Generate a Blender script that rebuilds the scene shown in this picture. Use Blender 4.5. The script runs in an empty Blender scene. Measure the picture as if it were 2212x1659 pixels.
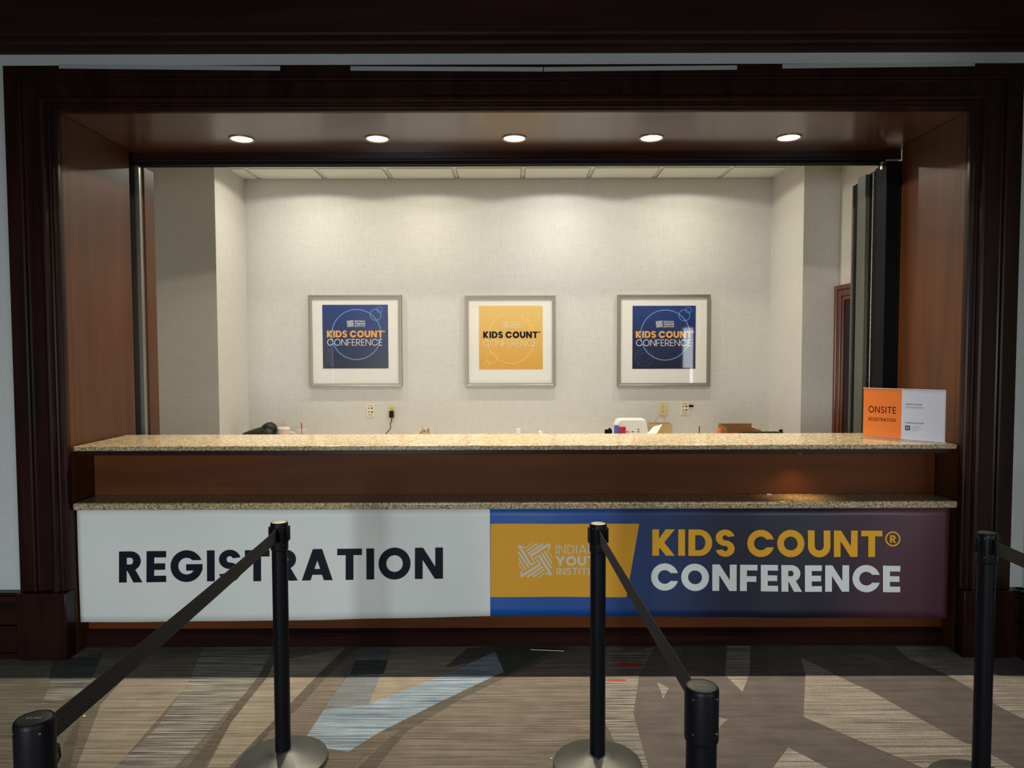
import bpy, bmesh, math, random
from mathutils import Vector, Matrix
random.seed(7)
SC = bpy.context.scene
COL = SC.collection
R = math.radians
def lin(c):
    c /= 255.0
    return c/12.92 if c <= 0.04045 else ((c+0.055)/1.055)**2.4
def S(r, g, b): return (lin(r), lin(g), lin(b), 1.0)

# ------------------------------------------------------------------ camera
FPX, IW, IH = 1533.0, 2212, 1659
PITCH, ROLL = R(2.55), R(0.15)
CAM = Vector((0.0, -3.6, 1.55))
fw = Vector((0, math.cos(PITCH), -math.sin(PITCH)))
up0 = Vector((0, math.sin(PITCH), math.cos(PITCH))); rt0 = Vector((1, 0, 0))
rt = rt0*math.cos(ROLL) - up0*math.sin(ROLL)
up = up0*math.cos(ROLL) + rt0*math.sin(ROLL)
cd = bpy.data.cameras.new('camera'); cam = bpy.data.objects.new('camera', cd); COL.objects.link(cam)
cd.sensor_fit = 'HORIZONTAL'; cd.sensor_width = 36.0; cd.lens = FPX/IW*36.0; cd.clip_start = 0.05
m = Matrix((rt, up, -fw)).transposed().to_4x4(); m.translation = CAM
cam.matrix_world = m
SC.camera = cam

# ------------------------------------------------------------------ world, exposure, daylight
w = bpy.data.worlds.new('world'); SC.world = w; w.use_nodes = True
w.node_tree.nodes['Background'].inputs[0].default_value = (0.55, 0.72, 1.0, 1)
w.node_tree.nodes['Background'].inputs[1].default_value = 0.012
SC.view_settings.view_transform = 'Standard'; SC.view_settings.look = 'None'
SC.view_settings.gamma = 1.0; SC.view_settings.use_curve_mapping = False
SC.view_settings.exposure = 0.0
def area(name, loc, rot, sx, sy, e, col):
    l = bpy.data.lights.new(name, 'AREA'); l.shape = 'RECTANGLE'; l.size = sx; l.size_y = sy
    l.energy = e; l.color = col
    o = bpy.data.objects.new(name, l); o.location = loc; o.rotation_euler = rot; COL.objects.link(o); return o
# daylight from the lobby windows far behind the photographer
area('window_daylight', (-1.88, -8.2, 1.6), (R(90), 0, R(-4)), 1.3, 2.0, 285, (0.88, 0.95, 1.0))
area('window_daylight_side', (5.6, -8.2, 1.6), (R(90), 0, R(30)), 3.0, 2.2, 170, (0.88, 0.95, 1.0))

# measuring helpers: a point of the photograph carried to a plane of the room
def ray(x, y): return fw + rt*((x-IW/2)/FPX) - up*((y-IH/2)/FPX)
def atY(x, y, Y): d = ray(x, y); return CAM + d*((Y-CAM.y)/d.y)
def atZ(x, y, Z): d = ray(x, y); return CAM + d*((Z-CAM.z)/d.z)

# ------------------------------------------------------------------ materials
def newmat(name):
    m = bpy.data.materials.new(name); m.use_nodes = True
    nt = m.node_tree; b = nt.nodes['Principled BSDF']; return m, nt, b
def plain(name, col, rough=0.5, metal=0.0, coat=0.0, spec=0.5, bump=0.0, bscale=60.0, vary=0.0):
    m, nt, b = newmat(name)
    b.inputs['Roughness'].default_value = rough; b.inputs['Metallic'].default_value = metal
    b.inputs['Coat Weight'].default_value = coat; b.inputs['Coat Roughness'].default_value = 0.12
    b.inputs['Specular IOR Level'].default_value = spec
    tc = nt.nodes.new('ShaderNodeTexCoord'); n = nt.nodes.new('ShaderNodeTexNoise')
    n.inputs['Scale'].default_value = bscale; n.inputs['Detail'].default_value = 4
    nt.links.new(tc.outputs['Object'], n.inputs['Vector'])
    mx = nt.nodes.new('ShaderNodeMix'); mx.data_type = 'RGBA'
    d = 1-vary
    mx.inputs[6].default_value = (col[0]*d, col[1]*d, col[2]*d, 1); mx.inputs[7].default_value = col
    nt.links.new(n.outputs['Fac'], mx.inputs[0]); nt.links.new(mx.outputs[2], b.inputs['Base Color'])
    if bump:
        bp = nt.nodes.new('ShaderNodeBump'); bp.inputs['Strength'].default_value = bump; bp.inputs['Distance'].default_value = 0.003
        nt.links.new(n.outputs['Fac'], bp.inputs['Height']); nt.links.new(bp.outputs['Normal'], b.inputs['Normal'])
    return m
def ramp(nt, stops):
    r = nt.nodes.new('ShaderNodeValToRGB'); e = r.color_ramp.elements
    while len(e) > 1: e.remove(e[-1])
    e[0].position = stops[0][0]; e[0].color = stops[0][1]
    for p, c in stops[1:]:
        x = e.new(p); x.color = c
    return r
def mapped(nt, scale, kind='ShaderNodeTexNoise', src='Object'):
    tc = nt.nodes.new('ShaderNodeTexCoord'); mp = nt.nodes.new('ShaderNodeMapping')
    mp.inputs['Scale'].default_value = scale
    t = nt.nodes.new(kind); nt.links.new(tc.outputs[src], mp.inputs['Vector']); nt.links.new(mp.outputs[0], t.inputs['Vector'])
    return t
def wood(name, dark, light, rough, coat, scale, crough=0.12, spec=0.5):
    m, nt, b = newmat(name)
    n = mapped(nt, scale); n.inputs['Scale'].default_value = 1.0; n.inputs['Detail'].default_value = 5; n.inputs['Distortion'].default_value = 0.6
    r = ramp(nt, [(0.30, dark), (0.70, light)])
    nt.links.new(n.outputs['Fac'], r.inputs[0]); nt.links.new(r.outputs[0], b.inputs['Base Color'])
    b.inputs['Roughness'].default_value = rough; b.inputs['Coat Weight'].default_value = coat; b.inputs['Coat Roughness'].default_value = crough
    b.inputs['Specular IOR Level'].default_value = spec
    return m
def fabric_wall(name, col, d=0.82):
    m, nt, b = newmat(name)
    a = mapped(nt, (220, 220, 14)); a.inputs['Scale'].default_value = 1; a.inputs['Detail'].default_value = 3
    c = mapped(nt, (14, 14, 220)); c.inputs['Scale'].default_value = 1; c.inputs['Detail'].default_value = 3
    mu = nt.nodes.new('ShaderNodeMath'); mu.operation = 'ADD'
    nt.links.new(a.outputs['Fac'], mu.inputs[0]); nt.links.new(c.outputs['Fac'], mu.inputs[1])
    hv = nt.nodes.new('ShaderNodeMath'); hv.operation = 'MULTIPLY'; hv.inputs[1].default_value = 0.5
    nt.links.new(mu.outputs[0], hv.inputs[0])
    r = ramp(nt, [(0.3, (col[0]*d, col[1]*d, col[2]*d, 1)), (0.7, col)])
    nt.links.new(hv.outputs[0], r.inputs[0]); nt.links.new(r.outputs[0], b.inputs['Base Color'])
    b.inputs['Roughness'].default_value = 0.9; b.inputs['Specular IOR Level'].default_value = 0.15
    return m
def granite(name, k=1.0):
    m, nt, b = newmat(name)
    v = mapped(nt, (1, 1, 1), 'ShaderNodeTexVoronoi'); v.inputs['Scale'].default_value = 150
    n = mapped(nt, (1, 1, 1)); n.inputs['Scale'].default_value = 85; n.inputs['Detail'].default_value = 6; n.inputs['Roughness'].default_value = 0.7
    r1 = ramp(nt, [(0.36, S(30, 24, 17)), (0.45, S(104, 86, 60)), (0.55, S(184, 164, 126)), (0.66, S(222, 208, 172))])
    nt.links.new(n.outputs['Fac'], r1.inputs[0])
    hs = nt.nodes.new('ShaderNodeSeparateColor'); nt.links.new(v.outputs['Color'], hs.inputs[0])
    r2 = ramp(nt, [(0.0, S(66, 54, 40)), (0.2, S(146, 124, 92)), (0.6, S(192, 174, 138)), (1.0, S(214, 202, 170))])
    nt.links.new(hs.outputs[0], r2.inputs[0])
    mx = nt.nodes.new('ShaderNodeMix'); mx.data_type = 'RGBA'; mx.inputs[0].default_value = 0.5
    nt.links.new(r1.outputs[0], mx.inputs[6]); nt.links.new(r2.outputs[0], mx.inputs[7])
    nt.links.new(mx.outputs[2], b.inputs['Base Color'])
    b.inputs['Roughness'].default_value = 0.16; b.inputs['Specular IOR Level'].default_value = 0.5
    return m
def carpet(name, a, c, amp=1.0, lines=95, spread=0.16):
    """looped carpet in one dye colour: yarn rows running along X between a (dark yarn) and c (light yarn)"""
    m, nt, b = newmat(name)
    n = mapped(nt, (2.2, lines, 1)); n.inputs['Scale'].default_value = 1; n.inputs['Detail'].default_value = 3; n.inputs['Roughness'].default_value = 0.65
    f = mapped(nt, (1, 1, 1)); f.inputs['Scale'].default_value = 260; f.inputs['Detail'].default_value = 2
    g = mapped(nt, (1, 1, 1)); g.inputs['Scale'].default_value = 9; g.inputs['Detail'].default_value = 3
    r = ramp(nt, [(0.5-spread, a), (0.5+spread, c)])
    nt.links.new(n.outputs['Fac'], r.inputs[0])
    ml = nt.nodes.new('ShaderNodeMix'); ml.data_type = 'RGBA'; ml.blend_type = 'MULTIPLY'; ml.inputs[0].default_value = 0.75
    rg = ramp(nt, [(0.3, (0.55, 0.55, 0.55, 1)), (0.7, (1.25, 1.25, 1.25, 1))]); nt.links.new(f.outputs['Fac'], rg.inputs[0])
    nt.links.new(r.outputs[0], ml.inputs[6]); nt.links.new(rg.outputs[0], ml.inputs[7])
    ml2 = nt.nodes.new('ShaderNodeMix'); ml2.data_type = 'RGBA'; ml2.blend_type = 'MULTIPLY'; ml2.inputs[0].default_value = 0.6
    rg2 = ramp(nt, [(0.3, (0.75, 0.75, 0.75, 1)), (0.7, (1.1, 1.1, 1.1, 1))]); nt.links.new(g.outputs['Fac'], rg2.inputs[0])
    nt.links.new(ml.outputs[2], ml2.inputs[6]); nt.links.new(rg2.outputs[0], ml2.inputs[7])
    nt.links.new(ml2.outputs[2], b.inputs['Base Color'])
    b.inputs['Roughness'].default_value = 0.95; b.inputs['Specular IOR Level'].default_value = 0.1
    bp = nt.nodes.new('ShaderNodeBump'); bp.inputs['Strength'].default_value = 0.4; bp.inputs['Distance'].default_value = 0.003
    nt.links.new(f.outputs['Fac'], bp.inputs['Height']); nt.links.new(bp.outputs['Normal'], b.inputs['Normal'])
    return m
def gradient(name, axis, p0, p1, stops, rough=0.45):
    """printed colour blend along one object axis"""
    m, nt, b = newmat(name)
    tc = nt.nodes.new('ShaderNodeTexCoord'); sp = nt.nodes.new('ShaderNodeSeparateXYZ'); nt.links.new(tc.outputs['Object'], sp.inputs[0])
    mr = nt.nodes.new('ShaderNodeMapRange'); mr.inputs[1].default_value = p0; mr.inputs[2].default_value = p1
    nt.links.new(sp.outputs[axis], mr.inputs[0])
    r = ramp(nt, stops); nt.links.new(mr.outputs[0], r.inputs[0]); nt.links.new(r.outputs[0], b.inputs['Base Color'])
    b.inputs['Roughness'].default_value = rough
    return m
def emitter(name, col, e):
    m, nt, b = newmat(name)
    b.inputs['Base Color'].default_value = col; b.inputs['Emission Color'].default_value = col; b.inputs['Emission Strength'].default_value = e
    return m
def clear(name, tint=(1, 1, 1, 1), ior=1.45, rough=0.02):
    """thin clear sheet: lets the light through, mirrors a little at its surface"""
    m = bpy.data.materials.new(name); m.use_nodes = True; nt = m.node_tree; nt.nodes.clear()
    o = nt.nodes.new('ShaderNodeOutputMaterial'); mx = nt.nodes.new('ShaderNodeMixShader'); lw = nt.nodes.new('ShaderNodeLayerWeight')
    lw.inputs[0].default_value = 0.5; pw = nt.nodes.new('ShaderNodeMath'); pw.operation = 'POWER'; pw.inputs[1].default_value = 5.0
    fr = nt.nodes.new('ShaderNodeMath'); fr.operation = 'MULTIPLY_ADD'; fr.inputs[1].default_value = 0.5; fr.inputs[2].default_value = ((ior-1)/(ior+1))**2
    nt.links.new(lw.outputs['Facing'], pw.inputs[0]); nt.links.new(pw.outputs[0], fr.inputs[0])
    t = nt.nodes.new('ShaderNodeBsdfTransparent'); g = nt.nodes.new('ShaderNodeBsdfGlossy')
    t.inputs[0].default_value = tint; g.inputs['Roughness'].default_value = rough
    nt.links.new(fr.outputs[0], mx.inputs[0]); nt.links.new(t.outputs[0], mx.inputs[1]); nt.links.new(g.outputs[0], mx.inputs[2]); nt.links.new(mx.outputs[0], o.inputs[0])
    return m

M = {}
M['mahogany'] = wood('dark_mahogany', (0.010, 0.0035, 0.003, 1), (0.026, 0.0085, 0.006, 1), 0.34, 0.14, (14, 14, 1.2), 0.12, 0.14)
M['mahogany_h'] = wood('dark_mahogany_long', (0.010, 0.0035, 0.003, 1), (0.026, 0.0085, 0.006, 1), 0.34, 0.14, (1.2, 14, 14), 0.12, 0.14)
M['frieze'] = wood('frieze_wood', (0.020, 0.008, 0.006, 1), (0.042, 0.017, 0.012, 1), 0.5, 0.0, (1.0, 10, 12), 0.15, 0.12)
M['veneer'] = wood('cherry_veneer', S(56, 29, 11), S(78, 43, 17), 0.42, 0.05, (9, 9, 0.8), 0.2, 0.25)
M['veneer_h'] = wood('cherry_veneer_long', S(66, 36, 20), S(90, 52, 30), 0.34, 0.5, (0.8, 9, 9), 0.17)
M['veneer_low'] = wood('cherry_veneer_counter', S(74, 39, 15), S(94, 51, 20), 0.5, 0.0, (0.9, 9, 7), 0.2, 0.12)
M['doorwood'] = wood('door_wood', S(78, 36, 17), S(114, 58, 27), 0.3, 0.3, (12, 12, 1.0), 0.15)
M['wall'] = fabric_wall('linen_wallcovering', S(219, 216, 209))
M['wall_foyer'] = fabric_wall('pale_grey_wallcovering', S(196, 200, 196))
M['tile'] = plain('ceiling_tile', S(246, 244, 236), 0.9, bump=0.15, bscale=180, vary=0.06, spec=0.1)
M['tee'] = plain('ceiling_tee', S(232, 228, 216), 0.5)
M['granite'] = granite('speckled_granite')
M['black'] = plain('black_plastic', (0.005, 0.005, 0.007, 1), 0.45, spec=0.18, bump=0.1, bscale=300, vary=0.2)
M['post'] = plain('black_powder_coat', (0.004, 0.0045, 0.007, 1), 0.45, spec=0.15, bump=0.12, bscale=420, vary=0.3)
M['base'] = plain('grey_base_cover', S(92, 94, 90), 0.42, metal=0.55, bump=0.15, bscale=14, vary=0.35)
M['cap_lit'] = plain('reflection_lit_cap', S(206, 202, 186), 0.45, vary=0.2, bscale=150)  # reflected light on these caps is painted in as a pale colour
M['cap_g'] = plain('grey_cap', S(112, 112, 98), 0.5, vary=0.2, bscale=150)
M['cap_d'] = plain('dark_cap', S(52, 56, 54), 0.5, vary=0.2, bscale=150)
M['capink'] = plain('cap_print', S(170, 170, 158), 0.6)
M['screw'] = plain('steel_screw', (0.7, 0.7, 0.68, 1), 0.25, metal=1.0)
M['steel'] = plain('brushed_steel', S(150, 148, 138), 0.35, metal=0.9, bump=0.05, bscale=200)
M['frame'] = plain('pewter_frame', S(158, 150, 132), 0.4, metal=0.55, bump=0.05, bscale=160, vary=0.15)
M['mat'] = plain('white_mat_board', S(249, 246, 238), 0.85, vary=0.03)
M['partition'] = plain('grey_green_partition', S(74, 78, 68), 0.5, bump=0.12, bscale=40, vary=0.35)
M['soot'] = plain('black_rubber', (0.004, 0.004, 0.005, 1), 0.6, spec=0.08)
M['beads'] = plain('bead_chain', S(190, 188, 170), 0.3, metal=0.8)
M['ivory'] = plain('ivory_plastic', S(214, 202, 150), 0.4)
M['ivory2'] = plain('pale_ivory_plastic', S(226, 216, 182), 0.4)
M['trimring'] = plain('lamp_trim', S(170, 150, 120), 0.35, metal=0.6)
M['lens'] = emitter('lamp_lens', (1.0, 0.90, 0.72, 1), 7.0)
M['lens_dim'] = emitter('added_puck_lens', (1.0, 0.75, 0.4, 1), 1.5)  # glowing lens of the lamp added under the countertop
M['ink'] = plain('navy_ink', S(18, 19, 34), 0.5, spec=0.15)
M['inkblack'] = plain('black_ink', S(14, 12, 14), 0.5, spec=0.15)
M['white'] = plain('white_ink', S(226, 230, 226), 0.55, spec=0.15)
M['logo'] = plain('pale_logo_ink', S(206, 200, 184), 0.55, spec=0.15)
M['gold'] = plain('gold_ink', S(232, 170, 48), 0.5, spec=0.15)
M['goldpanel'] = plain('gold_panel_ink', S(222, 162, 52), 0.5, vary=0.05, bscale=4, spec=0.15)
M['vinyl'] = plain('white_vinyl', S(222, 226, 220), 0.5, bump=0.0, vary=0.05, bscale=3)
M['tape'] = plain('pale_tape', S(160, 166, 166), 0.6, vary=0.1)
M['paper'] = plain('white_paper', S(240, 240, 238), 0.8)
M['kraft'] = plain('kraft_paper', S(206, 172, 122), 0.85, bump=0.2, bscale=60, vary=0.2)
M['card'] = plain('brown_cardboard', S(150, 110, 66), 0.85, vary=0.15)
M['pink'] = plain('pink_enamel', S(236, 196, 190), 0.4)
M['pinkstraw'] = plain('pink_straw', S(232, 170, 150), 0.4)
M['redstraw'] = plain('red_straw', S(200, 60, 44), 0.4)
def frosted(name, col, k):
    m = bpy.data.materials.new(name); m.use_nodes = True; nt = m.node_tree; b = nt.nodes['Principled BSDF']; b.inputs['Base Color'].default_value = col
    t = nt.nodes.new('ShaderNodeBsdfTransparent'); mx = nt.nodes.new('ShaderNodeMixShader'); mx.inputs[0].default_value = k
    nt.links.new(t.outputs[0], mx.inputs[1]); nt.links.new(b.outputs[0], mx.inputs[2]); nt.links.new(mx.outputs[0], nt.nodes['Material Output'].inputs[0]); return m
M['cupclear'] = frosted('clear_cup_plastic', S(226, 220, 222), 0.3)
M['glazing'] = clear('picture_glass', (0.99, 0.99, 0.99, 1), 1.42, 0.03)
M['acrylic'] = clear('clear_acrylic', (0.97, 0.97, 0.98, 1), 1.49, 0.02)
M['acrylic_edge'] = plain('bright_acrylic_edge', S(240, 240, 236), 0.15, coat=0.5)
def card(name, col, k=0.12):
    m, nt, b = newmat(name); b.inputs['Base Color'].default_value = col; b.inputs['Roughness'].default_value = 0.5
    o = nt.nodes['Material Output']; t = nt.nodes.new('ShaderNodeBsdfTranslucent'); t.inputs[0].default_value = col
    mx = nt.nodes.new('ShaderNodeMixShader'); mx.inputs[0].default_value = k
    nt.links.new(b.outputs[0], mx.inputs[1]); nt.links.new(t.outputs[0], mx.inputs[2]); nt.links.new(mx.outputs[0], o.inputs[0]); return m
M['orangecard'] = card('orange_card_print', S(255, 142, 58)); M['bluecard'] = card('white_card_print', S(226, 232, 246))
M['orange'] = plain('orange_print', S(245, 130, 48), 0.4)
M['whitecard'] = plain('white_card', S(214, 220, 234), 0.4)
M['iconblue'] = plain('blue_icon', S(40, 70, 130), 0.5)
M['greytext'] = plain('grey_print', S(90, 94, 104), 0.6)
M['bag'] = plain('black_nylon', (0.008, 0.008, 0.009, 1), 0.45, bump=0.3, bscale=90)
M['redbox'] = plain('red_print', S(200, 50, 60), 0.5)
M['bluebox'] = plain('blue_print', S(90, 110, 190), 0.5)
M['yellow'] = plain('yellow_plastic', S(250, 205, 40), 0.5)
M['stick'] = plain('pale_wood', S(230, 208, 160), 0.7)
M['belt'] = None

def belt_mat():
    m, nt, b = newmat('black_webbing')
    tc = nt.nodes.new('ShaderNodeTexCoord'); wv = nt.nodes.new('ShaderNodeTexWave'); wv.bands_direction = 'Z'
    wv.inputs['Scale'].default_value = 42; nt.links.new(tc.outputs['Object'], wv.inputs['Vector'])
    r = ramp(nt, [(0.2, S(12, 12, 10)), (0.8, S(27, 26, 20))]); nt.links.new(wv.outputs['Fac'], r.inputs[0]); nt.links.new(r.outputs[0], b.inputs['Base Color'])
    bp = nt.nodes.new('ShaderNodeBump'); bp.inputs['Strength'].default_value = 0.5; bp.inputs['Distance'].default_value = 0.002
    nt.links.new(wv.outputs['Fac'], bp.inputs['Height']); nt.links.new(bp.outputs['Normal'], b.inputs['Normal'])
    b.inputs['Roughness'].default_value = 0.7
    return m
M['belt'] = belt_mat()

# ------------------------------------------------------------------ mesh helpers
class MB:
    def __init__(s): s.bm = bmesh.new(); s.mi = 0
    def face(s, pts):
        try:
            f = s.bm.faces.new([s.bm.verts.new(Vector(p)) for p in pts]); f.material_index = s.mi; return f
        except ValueError: return None
    def box(s, x0, x1, y0, y1, z0, z1):
        v = [s.bm.verts.new((x, y, z)) for x in (x0, x1) for y in (y0, y1) for z in (z0, z1)]
        for q in ((0, 1, 3, 2), (4, 6, 7, 5), (0, 4, 5, 1), (2, 3, 7, 6), (0, 2, 6, 4), (1, 5, 7, 3)):
            s.bm.faces.new([v[i] for i in q]).material_index = s.mi
        return s
    def hexa(s, a, b):
        """solid between two quads a and b (same winding)"""
        va = [s.bm.verts.new(Vector(p)) for p in a]; vb = [s.bm.verts.new(Vector(p)) for p in b]; n = len(va)
        s.bm.faces.new(va[::-1]).material_index = s.mi; s.bm.faces.new(vb).material_index = s.mi
        for i in range(n):
            j = (i+1) % n
            s.bm.faces.new((va[i], va[j], vb[j], vb[i])).material_index = s.mi
        return s
    def lathe(s, prof, c=(0, 0, 0), n=40, axis='Z', capa=True, capb=True):
        rings = []
        for r, h in prof:
            ring = []
            for k in range(n):
                a = 2*math.pi*k/n; u, v = r*math.cos(a), r*math.sin(a)
                p = {'Z': (u, v, h), 'Y': (u, h, v), 'X': (h, u, v)}[axis]
                ring.append(s.bm.verts.new((c[0]+p[0], c[1]+p[1], c[2]+p[2])))
            rings.append(ring)
        for a, b in zip(rings[:-1], rings[1:]):
            for k in range(n):
                s.bm.faces.new((a[k], a[(k+1) % n], b[(k+1) % n], b[k])).material_index = s.mi
        if capa: s.bm.faces.new(rings[0][::-1]).material_index = s.mi
        if capb: s.bm.faces.new(rings[-1]).material_index = s.mi
        return s
    def tube(s, pts, r, n=10, closed=False):
        pts = [Vector(p) for p in pts]; rings = []; prev = None
        for i, p in enumerate(pts):
            t = (pts[min(i+1, len(pts)-1)] - pts[max(i-1, 0)]).normalized()
            if prev is None:
                a = Vector((0, 0, 1)) if abs(t.z) < 0.9 else Vector((1, 0, 0)); u = t.cross(a).normalized()
            else: u = (prev - t*prev.dot(t)).normalized()
            prev = u; v = t.cross(u)
            rr = r[i] if isinstance(r, (list, tuple)) else r
            rings.append([s.bm.verts.new(p + (u*math.cos(2*math.pi*k/n) + v*math.sin(2*math.pi*k/n))*rr) for k in range(n)])
        for a, b in zip(rings[:-1], rings[1:]):
            for k in range(n): s.bm.faces.new((a[k], a[(k+1) % n], b[(k+1) % n], b[k])).material_index = s.mi
        s.bm.faces.new(rings[0][::-1]).material_index = s.mi; s.bm.faces.new(rings[-1]).material_index = s.mi
        return s
    def strip(s, L, Rr, fn, cut=0.12):
        """flat printed shape between two rails, carried onto a surface by fn(u, v)"""
        for i in range(len(L)-1):
            a, b, c, d = L[i], L[i+1], Rr[i+1], Rr[i]
            ln = max(math.dist(a, b), math.dist(c, d)); n = max(1, int(math.ceil(ln/cut)))
            for k in range(n):
                t0, t1 = k/n, (k+1)/n
                q = [(a[0]+(b[0]-a[0])*t0, a[1]+(b[1]-a[1])*t0), (a[0]+(b[0]-a[0])*t1, a[1]+(b[1]-a[1])*t1),
                     (d[0]+(c[0]-d[0])*t1, d[1]+(c[1]-d[1])*t1), (d[0]+(c[0]-d[0])*t0, d[1]+(c[1]-d[1])*t0)]
                s.face([fn(*p) for p in q])
    def build(s, name, mats, parent=None, bevel=0.0, seg=2, smooth=True, angle=35, merge=False, loc=None):
        if merge: bmesh.ops.remove_doubles(s.bm, verts=s.bm.verts, dist=1e-5)
        bmesh.ops.recalc_face_normals(s.bm, faces=s.bm.faces)
        me = bpy.data.meshes.new(name); s.bm.to_mesh(me); s.bm.free()
        for mm in (mats if isinstance(mats, (list, tuple)) else [mats]): me.materials.append(mm)
        if smooth:
            me.polygons.foreach_set('use_smooth', [True]*len(me.polygons)); me.set_sharp_from_angle(angle=R(angle))
        o = bpy.data.objects.new(name, me); COL.objects.link(o)
        if parent: o.parent = parent
        if loc: o.location = loc
        if bevel:
            b = o.modifiers.new('bevel', 'BEVEL'); b.width = bevel; b.segments = seg; b.limit_method = 'ANGLE'; b.angle_limit = R(40); b.harden_normals = False
        return o
def thing(name, label, cat, loc=(0, 0, 0), group=None, rz=0):
    o = bpy.data.objects.new(name, None); COL.objects.link(o); o.location = loc; o.rotation_euler = (0, 0, rz)
    o.empty_display_size = 0.05
    return tag(o, label, cat, group)
def tag(o, label, cat, group=None):
    o['label'] = label; o['category'] = cat
    if group: o['group'] = group
    return o
def struct(o, label=None):
    o['kind'] = 'structure'
    if label: o['label'] = label
    return o
def dup(root, loc, label, group=None):
    r = root.copy(); COL.objects.link(r); r.location = loc; r['label'] = label
    if group: r['group'] = group
    for ch in list(root.children):
        c = ch.copy(); COL.objects.link(c); c.parent = r
        for g in ch.children:
            d = g.copy(); COL.objects.link(d); d.parent = c
    return r

# ------------------------------------------------------------------ lettering (geometric capitals, cap height 1)
def arc(cx, cy, ro, ri, a0, a1, b0=None, b1=None, n=26):
    b0 = a0 if b0 is None else b0; b1 = a1 if b1 is None else b1
    L, Q = [], []
    for k in range(n+1):
        t = k/n; A = R(a0+(a1-a0)*t); B = R(b0+(b1-b0)*t)
        L.append((cx+ro[0]*math.cos(A), cy+ro[1]*math.sin(A))); Q.append((cx+ri[0]*math.cos(B), cy+ri[1]*math.sin(B)))
    return (L, Q)
def bar(x0, x1, y0, y1): return ([(x0, y0), (x1, y0)], [(x0, y1), (x1, y1)])
def seg4(a, b, c, d): return ([a, b], [c, d])      # rail a-b, rail c-d
def asn(v): return math.degrees(math.asin(max(-1, min(1, v))))
def bowl(w, x0, top, bot, rx, h):
    """bowl of D, P, R: a bar, a half round and a bar, starting at the stem"""
    ry = (top-bot)/2; cy = (top+bot)/2
    L = [(w*0.98, top)]; Q = [(w*0.98, top-h)]
    a = arc(x0, cy, (rx, ry), (rx-w, ry-h), 90, -90, n=22)
    return (L+a[0]+[(w*0.98, bot)], Q+a[1]+[(w*0.98, bot+h)])
def glyph(ch, w):
    h = w*0.84
    if ch == 'I': return w, [bar(0, w, 0, 1)]
    if ch == 'T': W = 0.72+w*0.3; return W, [bar(0, W, 1-h, 1), bar(W/2-w/2, W/2+w/2, 0, 1-h)]
    if ch == 'L': return 0.5+w*0.4, [bar(0, w, 0, 1), bar(w, 0.5+w*0.4, 0, h)]
    if ch == 'E': W = 0.52+w*0.45; return W, [bar(0, w, 0, 1), bar(w, W, 1-h, 1), bar(w, W-0.03, 0.5-h/2, 0.5+h/2), bar(w, W, 0, h)]
    if ch == 'F': W = 0.52+w*0.5; return W, [bar(0, w, 0, 1), bar(w, W, 1-h, 1), bar(w, W-0.04, 0.46-h/2, 0.46+h/2)]
    if ch == 'H': W = 0.78+w*0.4; return W, [bar(0, w, 0, 1), bar(W-w, W, 0, 1), bar(w, W-w, 0.5-h/2, 0.5+h/2)]
    if ch == 'N': W = 0.80+w*0.4; k = 1.05*w; return W, [bar(0, w, 0, 1), bar(W-w, W, 0, 1), seg4((w*0.0, 1), (W-k, 0), (k, 1), (W, 0))]
    if ch == 'A':
        W = 0.88+w*0.45; c = W/2
        return W, [seg4((0, 0), (c-0.6*w, 1), (1.14*w, 0), (c+0.5*w, 1)), seg4((W, 0), (c+0.6*w, 1), (W-1.14*w, 0), (c-0.5*w, 1)),
                   bar(0.28*c+0.5*w, W-0.28*c-0.5*w, 0.27-h*0.45, 0.27+h*0.45)]
    if ch == 'K':
        W = 0.70+w*0.6
        return W, [bar(0, w, 0, 1), seg4((w*0.9, 0.22+1.5*w), (W-1.36*w, 1), (w*0.9, 0.22), (W, 1)), seg4((W-1.32*w-0.40, 0.52), (W-1.32*w, 0), (W-0.45, 0.565), (W, 0))]
    if ch == 'Y':
        W = 0.80+w*0.6; c = W/2
        return W, [bar(c-w/2, c+w/2, 0, 0.44), seg4((0, 1), (c-w/2, 0.36), (1.16*w, 1), (c+w*0.42, 0.46)), seg4((W, 1), (c+w/2, 0.36), (W-1.16*w, 1), (c-w*0.42, 0.46))]
    if ch == 'W':
        W = 1.25+w*0.6; q = W/4; k = 1.1*w
        return W, [seg4((0, 1), (q, 0), (k, 1), (q+k*0.9, 0)), seg4((q, 0), (2*q-k/2, 1), (q+k, 0), (2*q+k/2, 1)),
                   seg4((2*q-k/2, 1), (3*q-k, 0), (2*q+k/2, 1), (3*q, 0)), seg4((3*q-k*0.9, 0), (W-k, 1), (3*q, 0), (W, 1))]
    if ch == 'U':
        W = 0.72+w*0.5; rx = W/2; y = 0.40
        return W, [bar(0, w, y, 1), bar(W-w, W, y, 1), arc(rx, y, (rx, y+0.012), (rx-w, y+0.012-w), 180, 360)]
    if ch == 'O': r = 0.5+w*0.05; return 2*r, [arc(r, 0.5, (r, 0.515), (r-w, 0.515-w), 0, 360, n=44)]
    if ch == 'C':
        r = 0.5+w*0.05; s = 0.15
        return 1.0, [arc(r, 0.5, (r, 0.515), (r-w, 0.515-w), asn(s/0.515), 360-asn(s/0.515), asn(s/(0.515-w)), 360-asn(s/(0.515-w)), n=40)]
    if ch == 'G':
        r = 0.5+w*0.05; s = 0.19; W = 2*r
        return W, [arc(r, 0.5, (r, 0.515), (r-w, 0.515-w), asn(s/0.515), 360+asn((0.56-0.5-h)/0.515), asn(s/(0.515-w)), 360+asn((0.56-0.5-h)/(0.515-w)), n=40),
                   bar(0.50, W-0.004, 0.56-h, 0.56)]
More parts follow.
